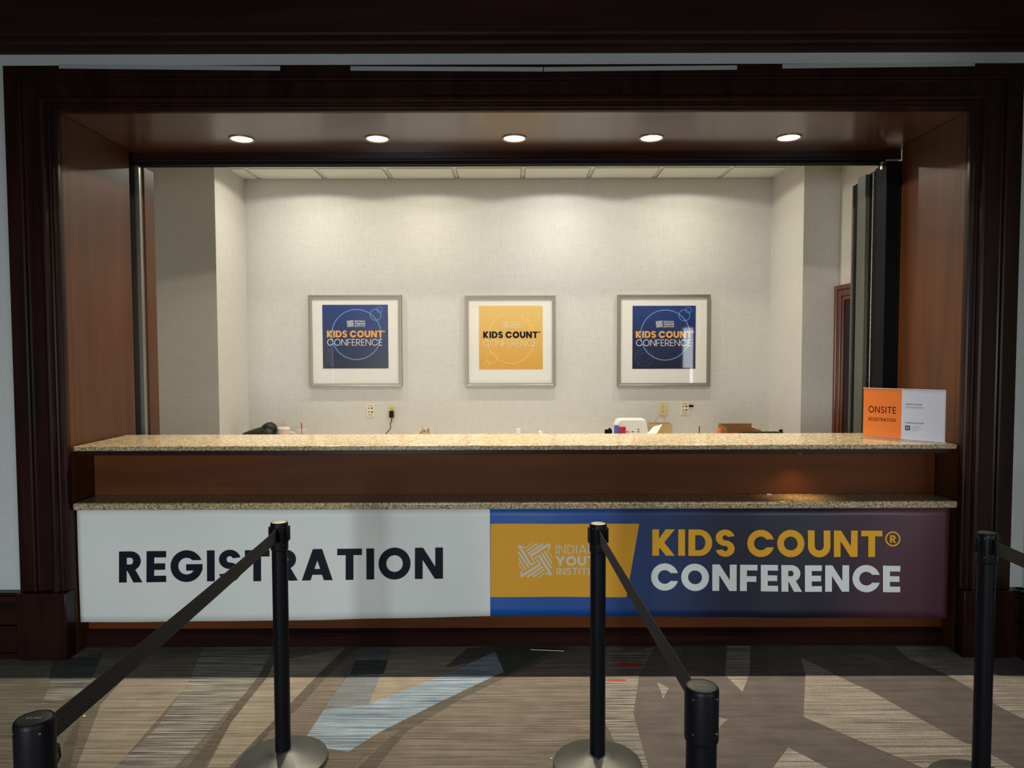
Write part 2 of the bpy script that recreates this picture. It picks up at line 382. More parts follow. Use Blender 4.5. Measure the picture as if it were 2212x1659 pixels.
    if ch == 'S':
        W = 0.58+w*0.5; rx = W/2; ryo = (1.03+h)/4; u = 1.015-ryo; l = -0.015+ryo
        return W, [arc(rx, u, (rx, ryo), (rx-w, ryo-h), 12, 270, 20, 270, n=28), arc(rx, l, (rx, ryo), (rx-w, ryo-h), 90, -168, 90, -160, n=28)]
    if ch == 'D': return 0.76+w*0.5, [bar(0, w, 0, 1), bowl(w, 0.27+w*0.5, 1, 0, 0.49, h)]
    if ch == 'P': return 0.60+w*0.4, [bar(0, w, 0, 1), bowl(w, 0.27+w*0.4, 1, 0.37, 0.33, h)]
    if ch == 'R': return 0.62+w*0.5, [bar(0, w, 0, 1), bowl(w, 0.27+w*0.4, 1, 0.37, 0.33, h), seg4((0.28-0.1*w, 0.40), (0.62-0.62*w, 0), (0.28+1.0*w, 0.40), (0.62+0.55*w, 0))]
    return 0.3, []
def layout(txt, w, gap=None, space=0.36):
    gap = 0.13 if gap is None else gap
    x = 0; out = []
    for ch in txt:
        if ch == ' ': x += space; continue
        W, ps = glyph(ch, w)
        for L, Q in ps: out.append(([(x+p[0], p[1]) for p in L], [(x+p[0], p[1]) for p in Q]))
        x += W+gap
    return x-gap, out
def write(mb, txt, w, fn, gap=None, space=0.36, cut=0.2):
    """fn(u, v): u runs 0..1 along the line, v 0..1 from baseline to cap height; returns a point (third value: layer)"""
    W, ps = layout(txt, w, gap, space)
    for i, (L, Q) in enumerate(ps):
        mb.strip(L, Q, lambda x, y: fn(x/W, y, i), cut)
LOGO = ([((1062, 185), (550, 515), 66), ((560, 490), (655, 650), 40), ((1068, 180), (1048, 330), 44),
         ((255, 235), (585, 755), 66), ((570, 755), (715, 660), 40), ((245, 235), (398, 272), 44),
         ((312, 1050), (835, 712), 66), ((830, 730), (735, 595), 40), ((312, 1060), (332, 915), 44),
         ((1110, 1002), (790, 488), 66), ((805, 480), (655, 580), 40), ((1120, 1005), (980, 972), 44),
         ((395, 315), (620, 165), 22), ((435, 385), (745, 175), 40), ((490, 455), (905, 175), 52),
         ((245, 400), (525, 820), 52), ((245, 560), (445, 875), 40), ((240, 690), (385, 920), 24),
         ((475, 1060), (895, 785), 52), ((630, 1060), (940, 860), 40), ((760, 1075), (985, 930), 24),
         ((855, 420), (1120, 825), 52), ((930, 370), (1130, 690), 40), ((1000, 330), (1145, 545), 24)])
def logo_mark(mb, fn):
    """woven square mark; fn(u, v) with u, v in 0..1 of its box, v down"""
    for i, (a, b, wd) in enumerate(LOGO):
        dx, dy = b[0]-a[0], b[1]-a[1]; l = math.hypot(dx, dy); nx, ny = -dy/l*wd/2, dx/l*wd/2
        U = lambda p: ((p[0]-235)/915, (p[1]-160)/920)
        mb.strip([U((a[0]+nx, a[1]+ny)), U((b[0]+nx, b[1]+ny))], [U((a[0]-nx, a[1]-ny)), U((b[0]-nx, b[1]-ny))], lambda x, y: fn(x, y, i), 9)
def ringpts(mb, cx, cy, rx, ry, wd, fn, n=64):
    L, Q = arc(cx, cy, (rx+wd/2, ry+wd/2), (rx-wd/2, ry-wd/2), 0, 360, n=n)
    mb.strip(L, Q, fn, 1e9)

# ================================================================== SETTING
XL, XR = -2.25, 2.275          # inner faces of the opening
ZS = 2.745                     # soffit height
YB = 2.68                      # back wall
ZC = 3.07                      # ceiling of the room behind
# ---- floor
C = {
 'taupe': carpet('carpet_taupe', S(80, 72, 66), S(142, 132, 122), spread=0.22),
 'beige': carpet('carpet_beige', S(104, 96, 84), S(170, 160, 144), spread=0.22),
 'olive': carpet('carpet_olive', S(78, 73, 64), S(132, 124, 110), spread=0.24),
 'grey': carpet('carpet_grey_striped', S(58, 57, 54), S(166, 162, 152), spread=0.14),
 'dark': carpet('carpet_brown_grey', S(86, 80, 72), S(104, 97, 88), lines=40),
 'slate': carpet('carpet_slate', S(104, 108, 112), S(128, 132, 136), lines=60),
 'blue': carpet('carpet_blue', S(82, 100, 120), S(166, 182, 192), spread=0.16),
 'mauve': carpet('carpet_mauve_grey', S(86, 80, 78), S(114, 106, 102), lines=30, spread=0.3),
 'pale': carpet('carpet_pale_striped', S(104, 98, 92), S(172, 164, 154), spread=0.16),
 'red': carpet('carpet_red_fleck', S(150, 60, 54), S(180, 90, 80)),
 'green': carpet('carpet_grey_green', S(62, 68, 62), S(80, 86, 78), lines=40),
}
CK = list(C)
fl = MB()
fl.mi = CK.index('olive'); fl.box(-6, 6, -10, 4, -0.05, 0)
layer = [0]
def inlay(col, pts):
    layer[0] += 1; fl.mi = CK.index(col)
    fl.face([Vector(atZ(x, y, 0.0))+Vector((0, 0, 0.00004*layer[0])) for x, y in pts])
def c6(*p): return [(500+x/3.456, 1380+y/3.456) for x, y in p]
def c5(*p): return [(x/3.95, 1380+y/3.95) for x, y in p]
def c7(*p): return [(1100+x/3.95, 1380+y/3.95) for x, y in p]
def c8(*p): return [(1600+x/3.614, 1380+y/3.614) for x, y in p]
inlay('taupe', [(1060, 1385), (1312, 1385), (1300, 1720), (700, 1720)])
inlay('mauve', [(1300, 1385), (2500, 1385), (2500, 1760), (1300, 1760)])
inlay('beige', c5((1050, 345), (1640, 345), (980, 1110), (650, 1110), (860, 560)))
inlay('grey', c5((1740, 60), (2330, 60), (2180, 370), (1480, 1110), (960, 1110), (1340, 760), (1500, 520), (1620, 350)))
inlay('beige', c6((280, 180), (880, 60), (640, 280), (0, 960), (-180, 960), (0, 620)))
inlay('taupe', c6((930, 60), (980, 60), (700, 520), (440, 960), (60, 960), (430, 540)))
inlay('beige', c6((1180, 60), (1990, 60), (1600, 265), (1300, 380), (1000, 500), (560, 740), (440, 960), (420, 960), (690, 530)))
inlay('slate', c6((975, 60), (1200, 60), (1110, 275), (1020, 500), (690, 525), (870, 275)))
inlay('green', c6((925, 160), (1170, 160), (1135, 262), (880, 268)))
inlay('blue', c6((2070, 50), (2480, 50), (2212, 165), (1990, 268), (1560, 470), (1100, 700), (870, 845), (620, 800), (545, 750), (690, 530), (1020, 490), (1300, 380), (1600, 265), (1800, 170)))
inlay('dark', c6((1760, 70), (2060, 50), (1800, 175), (1590, 215)))
inlay('dark', c6((2480, 60), (2560, 60), (2330, 165), (2090, 268), (1700, 455), (1300, 700), (1080, 965), (940, 965), (1110, 800), (1260, 680), (1100, 700), (1560, 470), (1990, 265), (2212, 165)))
inlay('olive', c6((880, 840), (1100, 700), (1260, 680), (1110, 800), (960, 900), (700, 900)))
inlay('dark', c6((862, 55), (950, 55), (720, 275), (500, 520), (290, 690), (60, 1000), (-60, 1000), (230, 700), (640, 275)))
inlay('dark', c6((300, 130), (360, 90), (265, 290), (0, 620), (-200, 960), (-330, 960), (-60, 620), (185, 300)))
inlay('green', c5((1990, 1110), (2230, 850), (2230, 1110)))
inlay('dark', c5((660, 690), (690, 690), (600, 1110), (510, 1110), (545, 900)))
inlay('green', c5((450, 190), (880, 120), (780, 345), (420, 345)))
inlay('grey', c5((440, 350), (860, 350), (640, 500), (360, 560)))
inlay('green', [(1060, 1385), (1240, 1385), (1200, 1402), (1100, 1455), (1090, 1455)])
inlay('grey', c7((815, 60), (1250, 60), (1110, 300), (1060, 640), (1130, 900), (1190, 1110), (1000, 1110), (815, 700)))
inlay('red', c7((835, 345), (1000, 348), (990, 366), (835, 362)))
inlay('red', c7((930, 205), (1140, 205), (1140, 240), (930, 240)))
inlay('red', c7((960, 80), (1160, 80), (1160, 98), (960, 98)))
inlay('olive', c7((1330, 70), (1480, 70), (1450, 180), (1350, 180)))
inlay('dark', c7((1480, 60), (1860, 60), (1860, 296), (1480, 296)))
inlay('pale', c7((1860, 60), (2060, 60), (2050, 300), (1990, 455), (1840, 310)))
inlay('dark', c7((2062, 60), (2212, 60), (2212, 296), (2062, 296)))
inlay('pale', c7((1262, 372), (1362, 420), (1315, 512)))
inlay('pale', c7((1780, 670), (1865, 690), (1790, 760)))
inlay('pale', c8((470, 150), (600, 210), (755, 290), (900, 360), (1000, 400), (1160, 490), (1300, 570), (1720, 800), (1860, 850), (2300, 1100), (1500, 1060), (1400, 1000), (1090, 870), (740, 720), (490, 612), (505, 285)))
inlay('pale', c8((370, 850), (700, 1020), (900, 1200), (200, 1200), (250, 1010)))
inlay('pale', c8((1200, 60), (1700, 60), (2010, 290), (2230, 300), (2500, 640), (2230, 640), (2030, 540), (1830, 410), (1610, 285), (1300, 150)))
inlay('olive', c8((840, 120), (1000, 110), (1150, 180), (1180, 262), (1050, 190)))
struct(fl.build('floor', [C[k] for k in CK], smooth=False), 'patterned carpet with grey, taupe and blue striped shards')

# ---- walls
b = MB()
b.box(-5.5, -2.31, 0.0, 0.86, 0, 3.6); b.box(2.33, 2.62, 0.0, 0.59, 0, 3.6); b.box(-2.31, 2.33, 0.0, 0.62, 2.83, 3.6)
struct(b.build('wall_front', M['wall_foyer'], smooth=False), 'pale grey fabric wall around the opening')
b = MB(); b.box(2.62, 2.9, -1.05, 0.59, 0, 3.6)
struct(b.build('wall_side', M['wall_foyer'], smooth=False), 'pale wall returning at the right edge')
b = MB(); b.box(-3.6, 3.0, YB, YB+0.15, 0, 3.3)
struct(b.build('wall_back', M['wall'], smooth=False), 'beige linen wall behind the three framed pictures')
b = MB(); b.box(-3.5, -2.335, 2.045, YB, 0, 3.3); b.box(-3.6, -3.45, 0.86, YB, 0, 3.3)
struct(b.build('wall_left', M['wall'], smooth=False), 'boxed-out wall at the left of the room')
b = MB(); b.box(2.278, 2.9, 1.985, YB, 0, 3.3); b.box(2.56, 2.9, 0.59, 1.985, 0, 3.3)
struct(b.build('wall_right', M['wall'], smooth=False), 'boxed-out wall at the right of the room beside the wooden door')
# ---- room ceiling with tegular tiles on a grid
b = MB(); b.box(-3.6, 3.0, 0.60, YB, ZC+0.02, ZC+0.12)
ce = struct(b.build('ceiling', M['tile'], smooth=False), 'white suspended tile ceiling of the room behind the counter')
xs = [-2.78+0.5755*i for i in range(-1, 11)]; ys = [2.33-0.5755*i for i in range(-1, 4)]
t = MB(); g = MB()
for i in range(len(xs)-1):
    for j in range(len(ys)-1):
        x0, x1, y1, y0 = xs[i]+0.021, xs[i+1]-0.021, ys[j]-0.021, ys[j+1]+0.021
        if y1 > YB-0.004: y1 = YB-0.004
        x0, x1 = max(x0, -3.4), min(x1, 2.55)
        if x1-x0 < 0.02 or y1-y0 < 0.02 or y0 < 0.62: continue
        t.box(x0, x1, y0, y1, ZC, ZC+0.019)
for x in xs:
    if -3.4 < x < 2.5: g.box(x-0.012, x+0.012, 0.62, YB-0.002, ZC+0.009, ZC+0.019)
for y in ys:
    if 0.62 < y < YB: g.box(-3.4, 2.5, y-0.012, y+0.012, ZC+0.0093, ZC+0.0195)
t.build('ceiling_tiles', M['tile'], ce, bevel=0.004, seg=1, smooth=False); g.build('ceiling_grid', M['tee'], ce, smooth=False)
# ---- foyer ceiling with an added shading bulkhead, and wooden frieze over the opening
b = MB(); b.box(-6, 6, -10, 0.0, 3.6, 3.7); b.box(-6, 6, -6.0, -5.0, 2.05, 3.6)  # the hanging box is an unseen bulkhead added to shade the upper wall
struct(b.build('ceiling_foyer', M['frieze'], smooth=False), 'dark ceiling of the foyer with an unseen bulkhead added to shade the wall')
b = MB()
def sweep_x(b, prof, x0, x1):
    n = len(prof)
    A = [b.bm.verts.new((x0, p[0], p[1])) for p in prof]; B = [b.bm.verts.new((x1, p[0], p[1])) for p in prof]
    for i in range(n):
        j = (i+1) % n; b.bm.faces.new((A[i], A[j], B[j], B[i]))
    b.bm.faces.new(A); b.bm.faces.new(B[::-1])
sweep_x(b, [(-0.001, 3.035), (-0.028, 3.035), (-0.034, 3.042), (-0.034, 3.055), (-0.05, 3.062), (-0.056, 3.075), (-0.052, 3.09), (-0.07, 3.098), (-0.074, 3.11), (-0.05, 3.115), (-0.05, 3.6), (-0.001, 3.6)], -5.5, 2.62)
struct(b.build('trim_1', M['frieze'], angle=25), 'dark wooden frieze board running above the opening')
# ---- casing round the opening (mitred, moulded)
PROF = [(0.0, 0.0), (0.0, 0.046), (0.004, 0.05), (0.068, 0.05), (0.072, 0.056), (0.080, 0.060), (0.088, 0.056), (0.092, 0.044), (0.098, 0.040), (0.166, 0.040),
        (0.172, 0.046), (0.176, 0.060), (0.184, 0.070), (0.194, 0.073), (0.204, 0.068), (0.209, 0.056), (0.213, 0.046), (0.220, 0.043), (0.226, 0.048), (0.233, 0.048), (0.238, 0.038), (0.246, 0.034), (0.249, 0.028), (0.249, 0.0)]
OXL, OXR, OZT = XL-0.249, XR+0.249, ZS+0.249
CK2 = []
b = MB()
rows = []
for u, hgt in PROF:
    k = 0.955 if True else 1
    zt = OZT-0.030 - (u/0.249)*(OZT-0.030-ZS)
    rows.append([b.bm.verts.new(p) for p in ((OXL+u, -hgt, 0.345), (OXL+u, -hgt, zt), (OXR-u, -hgt, zt), (OXR-u, -hgt, 0.345))])
for a, c in zip(rows[:-1], rows[1:]):
    for i in range(3): b.bm.faces.new((a[i], a[i+1], c[i+1], c[i]))
cas = struct(b.build('trim_2', M['mahogany'], angle=28), 'dark mahogany moulded casing framing the whole opening')
for x0, x1 in ((OXL-0.003, XL), (XR, OXR+0.003)):
    b = MB(); b.box(x0, x1, -0.078, -0.0005, 0.0, 0.343)
    p = b.build('plinth_block', M['mahogany'], cas, bevel=0.004)
# ---- jambs, soffit, header lip
b = MB(); b.box(XL-0.055, XL, 0.0005, 0.04, 0.0, ZS-0.001); b.box(XL-0.055, XL-0.002, 0.043, 0.632, 0.0, ZS-0.001)
struct(b.build('trim_3', M['veneer'], bevel=0.0015, smooth=False), 'cherry veneer jamb panel at the left of the opening')
b = MB(); b.box(XR, XR+0.05, 0.0005, 0.035, 0.0, ZS-0.001); b.box(XR+0.002, XR+0.05, 0.038, 0.59, 0.0, ZS-0.001)
struct(b.build('trim_4', M['veneer'], bevel=0.0015, smooth=False), 'cherry veneer jamb panel at the right of the opening')
b = MB(); b.box(XL-0.05, XR+0.05, 0.0005, 0.03, ZS, ZS+0.04); b.box(XL-0.05, XR+0.05, 0.032, 0.692, ZS+0.001, ZS+0.04)
struct(b.build('trim_5', M['veneer_h'], smooth=False), 'glossy cherry soffit holding the five downlights')
b = MB(); sweep_x(b, [(0.692, 2.695), (0.690, 2.701), (0.684, 2.704), (0.690, 2.708), (0.692, ZS+0.04), (0.76, ZS+0.04), (0.76, 2.695)], XL-0.05, XR+0.05)
lip = struct(b.build('trim_6', M['mahogany_h'], angle=25), 'dark wooden header at the back of the soffit')
b = MB(); b.box(XL-0.04, XR-0.04, 0.694, 0.722, 2.676, 2.6945); b.box(XL-0.04, XR-0.04, 0.732, 0.76, 2.676, 2.6945); b.box(XL-0.04, XR-0.04, 0.722, 0.732, 2.688, 2.6945)
b.build('partition_track', M['soot'], lip, smooth=False)
# left post of the opening: black recess, channel, wooden stop
b = MB(); b.box(-2.310, -2.285, 0.633, 0.70, 0, 2.69)
o = struct(b.build('trim_7', M['soot'], smooth=False), 'black recess beside the left jamb')
b = MB(); b.box(-2.305, -2.232, 0.702, 0.742, 0, 2.672)
b.build('metal_channel', M['steel'], o, smooth=False)
b = MB(); b.box(-2.305, -2.222, 0.745, 0.83, 0, 2.672); b.box(-2.305, -2.224, 0.832, 0.862, 0, 2.672)
b.build('wooden_stop', M['veneer'], o, smooth=False)
# ---- tall moulded base beside the casing
def wains(b, x0, x1, y=0.0):
    for z0, z1, d in ((0, 0.028, 0.062), (0.028, 0.15, 0.046), (0.15, 0.168, 0.054), (0.168, 0.288, 0.040), (0.288, 0.300, 0.058), (0.300, 0.322, 0.068), (0.322, 0.338, 0.052)):
        b.box(x0, x1, y-d, y-0.0005, z0, z1)
b = MB(); wains(b, -5.5, OXL-0.005)
struct(b.build('baseboard_left', M['mahogany_h'], bevel=0.004, smooth=False), 'tall moulded dark wooden base at the left wall')
b = MB(); wains(b, OXR+0.005, 2.619)
for z0, z1, d in ((0, 0.028, 0.062), (0.028, 0.15, 0.046), (0.15, 0.168, 0.054), (0.168, 0.288, 0.040), (0.288, 0.300, 0.058), (0.300, 0.322, 0.068), (0.322, 0.338, 0.052)):
    b.box(2.619-d, 2.619, -1.05, -0.0, z0, z1)
struct(b.build('baseboard_right', M['mahogany_h'], bevel=0.004, smooth=False), 'tall moulded dark wooden base at the right corner')
# ---- door on the right wall of the room
b = MB()
DY0, DY1, DZ = 0.92, 1.975, 2.06
for d0, d1, inset in ((0.0, 0.034, 0.0), (0.0, 0.044, 0.006),):
    pass
def casing_leg(b, y0, y1, z0, z1):
    b.box(2.528, 2.5595, y0, y1, z0, z1)
b.box(2.520, 2.5595, DY1-0.035, DY1, 0, DZ); b.box(2.530, 2.5595, DY1-0.085, DY1-0.035, 0, DZ-0.035); b.box(2.540, 2.5595, DY1-0.115, DY1-0.085, 0, DZ-0.085)
b.box(2.520, 2.5595, DY0, DY0+0.035, 0, DZ); b.box(2.530, 2.5595, DY0+0.035, DY0+0.085, 0, DZ-0.035); b.box(2.540, 2.5595, DY0+0.085, DY0+0.115, 0, DZ-0.085)
b.box(2.520, 2.5595, DY0+0.035, DY1-0.035, DZ-0.035, DZ); b.box(2.530, 2.5595, DY0+0.085, DY1-0.085, DZ-0.085, DZ-0.035); b.box(2.540, 2.5595, DY0+0.115, DY1-0.115, DZ-0.115, DZ-0.085)
dr = struct(b.build('door_1', M['doorwood'], bevel=0.004, smooth=False), 'reddish wooden door in a moulded frame at the right of the room')
b = MB(); b.box(2.550, 2.5595, DY0+0.117, DY1-0.117, 0.005, DZ-0.117)
for y0, y1 in ((DY0+0.23, (DY0+DY1)/2-0.06), ((DY0+DY1)/2+0.06, DY1-0.23)):
    b.box(2.545, 2.5505, y0, y1, 1.1, DZ-0.25); b.box(2.545, 2.5505, y0, y1, 0.2, 0.95)
dl = b.build('door_leaf', M['mahogany'], dr, bevel=0.004, smooth=False)
b = MB(); b.lathe([(0.012, -0.05), (0.012, 0.0)], (2.54, DY0+0.19, 1.0), 16, 'X'); b.box(2.48, 2.495, DY0+0.18, DY0+0.30, 0.99, 1.01)
b.build('door_handle', M['steel'], dl, bevel=0.003)

# ================================================================== DOWNLIGHTS
DLX = [-1.507, -0.749, 0.017, 0.783, 1.551]
def downlight(name, label, cat, loc, energy, col, size, blend, group, r=0.072, soft=0.012, dz=-0.004, beam=None):
    t = thing(name, label, cat, loc, group)
    b = MB(); b.lathe([(r, 0.0005), (r, -0.004), (r-0.004, -0.006), (r-0.012, -0.004), (r-0.014, -0.001)], n=48, capa=False, capb=False)
    b.build('trim_ring', M['trimring'], t)
    b = MB(); b.lathe([(r-0.014, -0.0015), (0.02, -0.0022), (0.001, -0.0023)], n=48, capa=False, capb=True)
    b.build('lens', M['lens'], t)
    l = bpy.data.lights.new('lamp_light', 'SPOT'); l.energy = energy; l.color = col; l.spot_size = R(size); l.spot_blend = blend; l.shadow_soft_size = soft
    if beam:            # luminaire distribution: strong downward beam, weak spill towards the cutoff angle
        l.use_nodes = True; nt = l.node_tree; em = nt.nodes['Emission']
        tc = nt.nodes.new('ShaderNodeTexCoord'); sp = nt.nodes.new('ShaderNodeSeparateXYZ'); nt.links.new(tc.outputs['Normal'], sp.inputs[0])
        ab = nt.nodes.new('ShaderNodeMath'); ab.operation = 'ABSOLUTE'; nt.links.new(sp.outputs[2], ab.inputs[0])
        rm = ramp(nt, [(p, (v, v, v, 1)) for p, v in beam]); nt.links.new(ab.outputs[0], rm.inputs[0]); nt.links.new(rm.outputs[0], em.inputs['Strength'])
    lo = bpy.data.objects.new('lamp_light', l); COL.objects.link(lo); lo.parent = t; lo.location = (0, 0, dz)
    return t
ords = ['leftmost', 'second from the left', 'middle', 'second from the right', 'rightmost']
YD = 0.425
first = None
for i, x in enumerate(DLX):
    lab = f'round recessed downlight glowing in the wooden soffit, {ords[i]} of the five'
    if first is None: first = downlight('recessed_downlight', lab, 'ceiling light', (x, YD, ZS+0.001), 165, (1.0, 0.88, 0.69), 149, 0.06, 'downlights in the wooden soffit', beam=[(0.2, 0.16), (0.6, 0.20), (0.73, 0.5), (0.85, 0.95), (1.0, 1.0)])
    else: dup(first, (x, YD, ZS+0.001), lab, 'downlights in the wooden soffit')
# wall washers in the tile ceiling of the room behind
WW = [(-1.70, (1.0, 0.94, 0.81), 80, 'nearest the left wall'), (-0.73, (1.0, 0.93, 0.76), 66, 'between the left and middle pictures'), (0.40, (1.0, 0.98, 0.90), 84, 'between the middle and right pictures'), (1.46, (1.0, 0.94, 0.79), 74, 'above the right picture'), (-2.18, (1.0, 0.90, 0.70), 0, '')]
for x, col, e, where in WW[:4]:
    downlight('ceiling_spotlight', 'small recessed spotlight in the tile ceiling, '+where, 'ceiling light', (x, 2.09, ZC-0.0002), e*1.0, col, 160, 0.12, 'wall-washing lights in the tile ceiling', r=0.06, soft=0.018, dz=-0.01, beam=[(0.15, 0.14), (0.36, 0.205), (0.60, 0.32), (0.80, 0.47), (0.94, 0.54)])

# ================================================================== COUNTER
ctr = thing('reception_counter', 'long built-in reception counter with cherry wood panels below the granite', 'counter', (0, 0.3, 0))
oy = -0.3
def cb(name, mat, boxes, bevel=0.002):
    b = MB()
    for x0, x1, y0, y1, z0, z1 in boxes: b.box(x0, x1, y0+oy, y1+oy, z0, z1)
    return b.build(name, mat, ctr, bevel=bevel, smooth=False)
X0, X1 = XL+0.002, XR-0.002
cb('base_panel', M['veneer_low'], [(X0, X1, 0.102, 0.19, 0.09, 0.748)])
b = MB(); sweep_x(b, [(0.19+oy, 0.0), (0.082+oy, 0.0), (0.080+oy, 0.058), (0.074+oy, 0.066), (0.073+oy, 0.076), (0.082+oy, 0.082), (0.090+oy, 0.0895), (0.19+oy, 0.0895)], X0, X1)
b.build('base_moulding', M['mahogany_h'], ctr, angle=25)
cb('upper_panel', M['veneer_low'], [(X0, X1, 0.192, 0.24, 0.0, 1.024)])
cb('counter_support', M['mahogany_h'], [(X0+0.01, X1-0.01, 0.03, 0.50, 1.026, 1.0505)])
cb('back_panel', M['veneer_low'], [(X0, X1, 0.46, 0.49, 0.0, 1.024)])
b = MB(); b.box(XL+0.012, XR-0.006, 0.0, 0.512, 1.052, 1.077)
tag(b.build('granite_countertop', M['granite'], bevel=0.005, seg=3), 'upper speckled beige granite countertop, brightly lit, carrying the acrylic sign', 'countertop')
b = MB(); b.box(XL+0.006, XR-0.002, -0.014, 0.19, 0.7495, 0.787)
tag(b.build('granite_ledge', M['granite'], bevel=0.010, seg=3), 'lower narrow granite ledge just above the banner', 'ledge')

pk = thing('added_glow_puck', 'small round puck light added under the countertop for a warm glow near its right end', 'lamp', (1.50, 0.088, 1.0255))  # lamp added to make the warm glow on the panel
b = MB(); b.lathe([(0.022, -0.0002), (0.024, -0.001), (0.024, -0.004), (0.020, -0.005)], n=28); b.build('added_puck_housing', M['steel'], pk)
b = MB(); b.lathe([(0.018, -0.0051), (0.016, -0.0058), (0.004, -0.006)], n=24); b.build('lens', M['lens_dim'], pk)
l = bpy.data.lights.new('added_glow_spot', 'SPOT'); l.energy = 3.6; l.color = (1.0, 0.68, 0.32); l.spot_size = R(104); l.spot_blend = 1.0; l.shadow_soft_size = 0.012
lo = bpy.data.objects.new('added_glow_spot', l); COL.objects.link(lo); lo.parent = pk; lo.location = (0, 0, -0.008)

# ================================================================== BANNER
def yb(x, z):
    return 0.020 + 0.0035*math.sin(x*2.1+0.6) + 0.0022*math.sin(x*7.3+z*3) + 0.0018*math.sin(x*13.1-z*7) + 0.004*(0.75-z)*math.sin(x*3.1+1.0)
BT = 0.747
pB = [(165, 1345), (400, 1343), (700, 1338), (1058, 1331), (1400, 1332), (1750, 1334), (2055, 1336)]
pb = [atY(x, y, 0.02) for x, y in pB]
def zbot(x):
    for a, c in zip(pb[:-1], pb[1:]):
        if x <= c.x: t = (x-a.x)/(c.x-a.x); return a.z+(c.z-a.z)*max(0, t)
    return pb[-1].z
BX0, BX1 = -2.242, 2.248
BSPLIT = atY(1058.5, 1215, 0.02).x
ban = thing('vinyl_banner', 'long vinyl registration banner hanging under the granite ledge, white at left, navy at right', 'banner', (0, 0.02, BT))
def bgrid(b, x0, x1, n, nz=14):
    vs = []
    for i in range(n+1):
        x = x0+(x1-x0)*i/n; zb = zbot(x); col = []
        for j in range(nz+1):
            z = BT+(zb-BT)*j/nz; col.append(b.bm.verts.new((x, yb(x, z)-0.02, z-BT)))
        vs.append(col)
    for i in range(n):
        for j in range(nz): b.bm.faces.new((vs[i][j], vs[i][j+1], vs[i+1][j+1], vs[i+1][j])).material_index = b.mi
M['bgrad'] = gradient('banner_print', 0, BSPLIT, BX1, [(0.0, S(22, 84, 160)), (0.18, S(28, 78, 152)), (0.34, S(32, 58, 108)), (0.52, S(27, 32, 56)), (0.72, S(34, 30, 46)), (0.88, S(74, 44, 56)), (1.0, S(88, 52, 62))], 0.42)
b = MB(); b.mi = 0; bgrid(b, BX0, BSPLIT, 90); b.mi = 1; bgrid(b, BSPLIT, BX1, 96)
o = b.build('banner_sheet', [M['vinyl'], M['bgrad']], ban, merge=True, angle=80)
so = o.modifiers.new('thickness', 'SOLIDIFY'); so.thickness = 0.0008; so.offset = 1
def onban(px, py, lift=0.0016):
    p = atY(px, py, 0.02); return Vector((p.x, yb(p.x, p.z)-lift-0.02, p.z-BT))
def line(x0, y0, x1, y1, cap):
    return lambda u, v, i=0: onban(x0+(x1-x0)*u, y0+(y1-y0)*u-cap*v, 0.0026+0.00003*i)
# gold tab
b = MB()
n = 18
for i in range(n):
    for j in range(6):
        q = []
        for (u, v) in ((i/n, j/6), ((i+1)/n, j/6), ((i+1)/n, (j+1)/6), (i/n, (j+1)/6)):
            xr = 1381+(1353-1381)*v; q.append(onban(1059.5+(xr-1059.5)*u, 1131.5+(1290-1131.5)*v))
        b.face(q)
b.build('gold_panel', M['goldpanel'], ban, merge=True, smooth=False)['label'] = 'gold slanted panel behind the logo'
b = MB(); write(b, 'REGISTRATION', 0.245, line(257, 1258.5, 957, 1249, 67), gap=0.145, cut=0.15)
b.build('lettering', M['ink'], ban, smooth=False)['label'] = 'dark navy word REGISTRATION'
b = MB(); write(b, 'KIDS COUNT', 0.255, line(1409, 1200.5, 1905, 1203, 57), gap=0.13, space=0.34, cut=0.15)
ringpts(b, 0, 0, 14.6, 14.6, 3.4, lambda x, y: onban(1927.3+x, 1163.5+y, 0.0026), 40)
write(b, 'R', 0.24, line(1921, 1172, 1934, 1172, 16.5), cut=0.3)
b.build('lettering', M['gold'], ban, smooth=False)['label'] = 'gold words KIDS COUNT with registered mark'
b = MB(); write(b, 'CONFERENCE', 0.255, line(1406.5, 1275, 1943, 1278.5, 57), gap=0.125, cut=0.15)
b.build('lettering', M['white'], ban, smooth=False)['label'] = 'white word CONFERENCE'
b = MB(); logo_mark(b, lambda u, v, i=0: onban(1119.1+u*74.5, 1173+v*74.9, 0.0026+0.00003*i))
b.build('logo_mark', M['logo'], ban, smooth=False)['label'] = 'pale woven square emblem'
b = MB(); write(b, 'INDIANA', 0.13, line(1200.5, 1196.6, 1308, 1196.6, 19.9), gap=0.17); write(b, 'YOUTH', 0.25, line(1199.5, 1222.2, 1308, 1222.2, 20.6), gap=0.09)
write(b, 'INSTITUTE', 0.19, line(1202.5, 1241.8, 1308, 1241.8, 15), gap=0.16)
b.build('lettering', M['logo'], ban, smooth=False)['label'] = 'pale words beside the emblem'

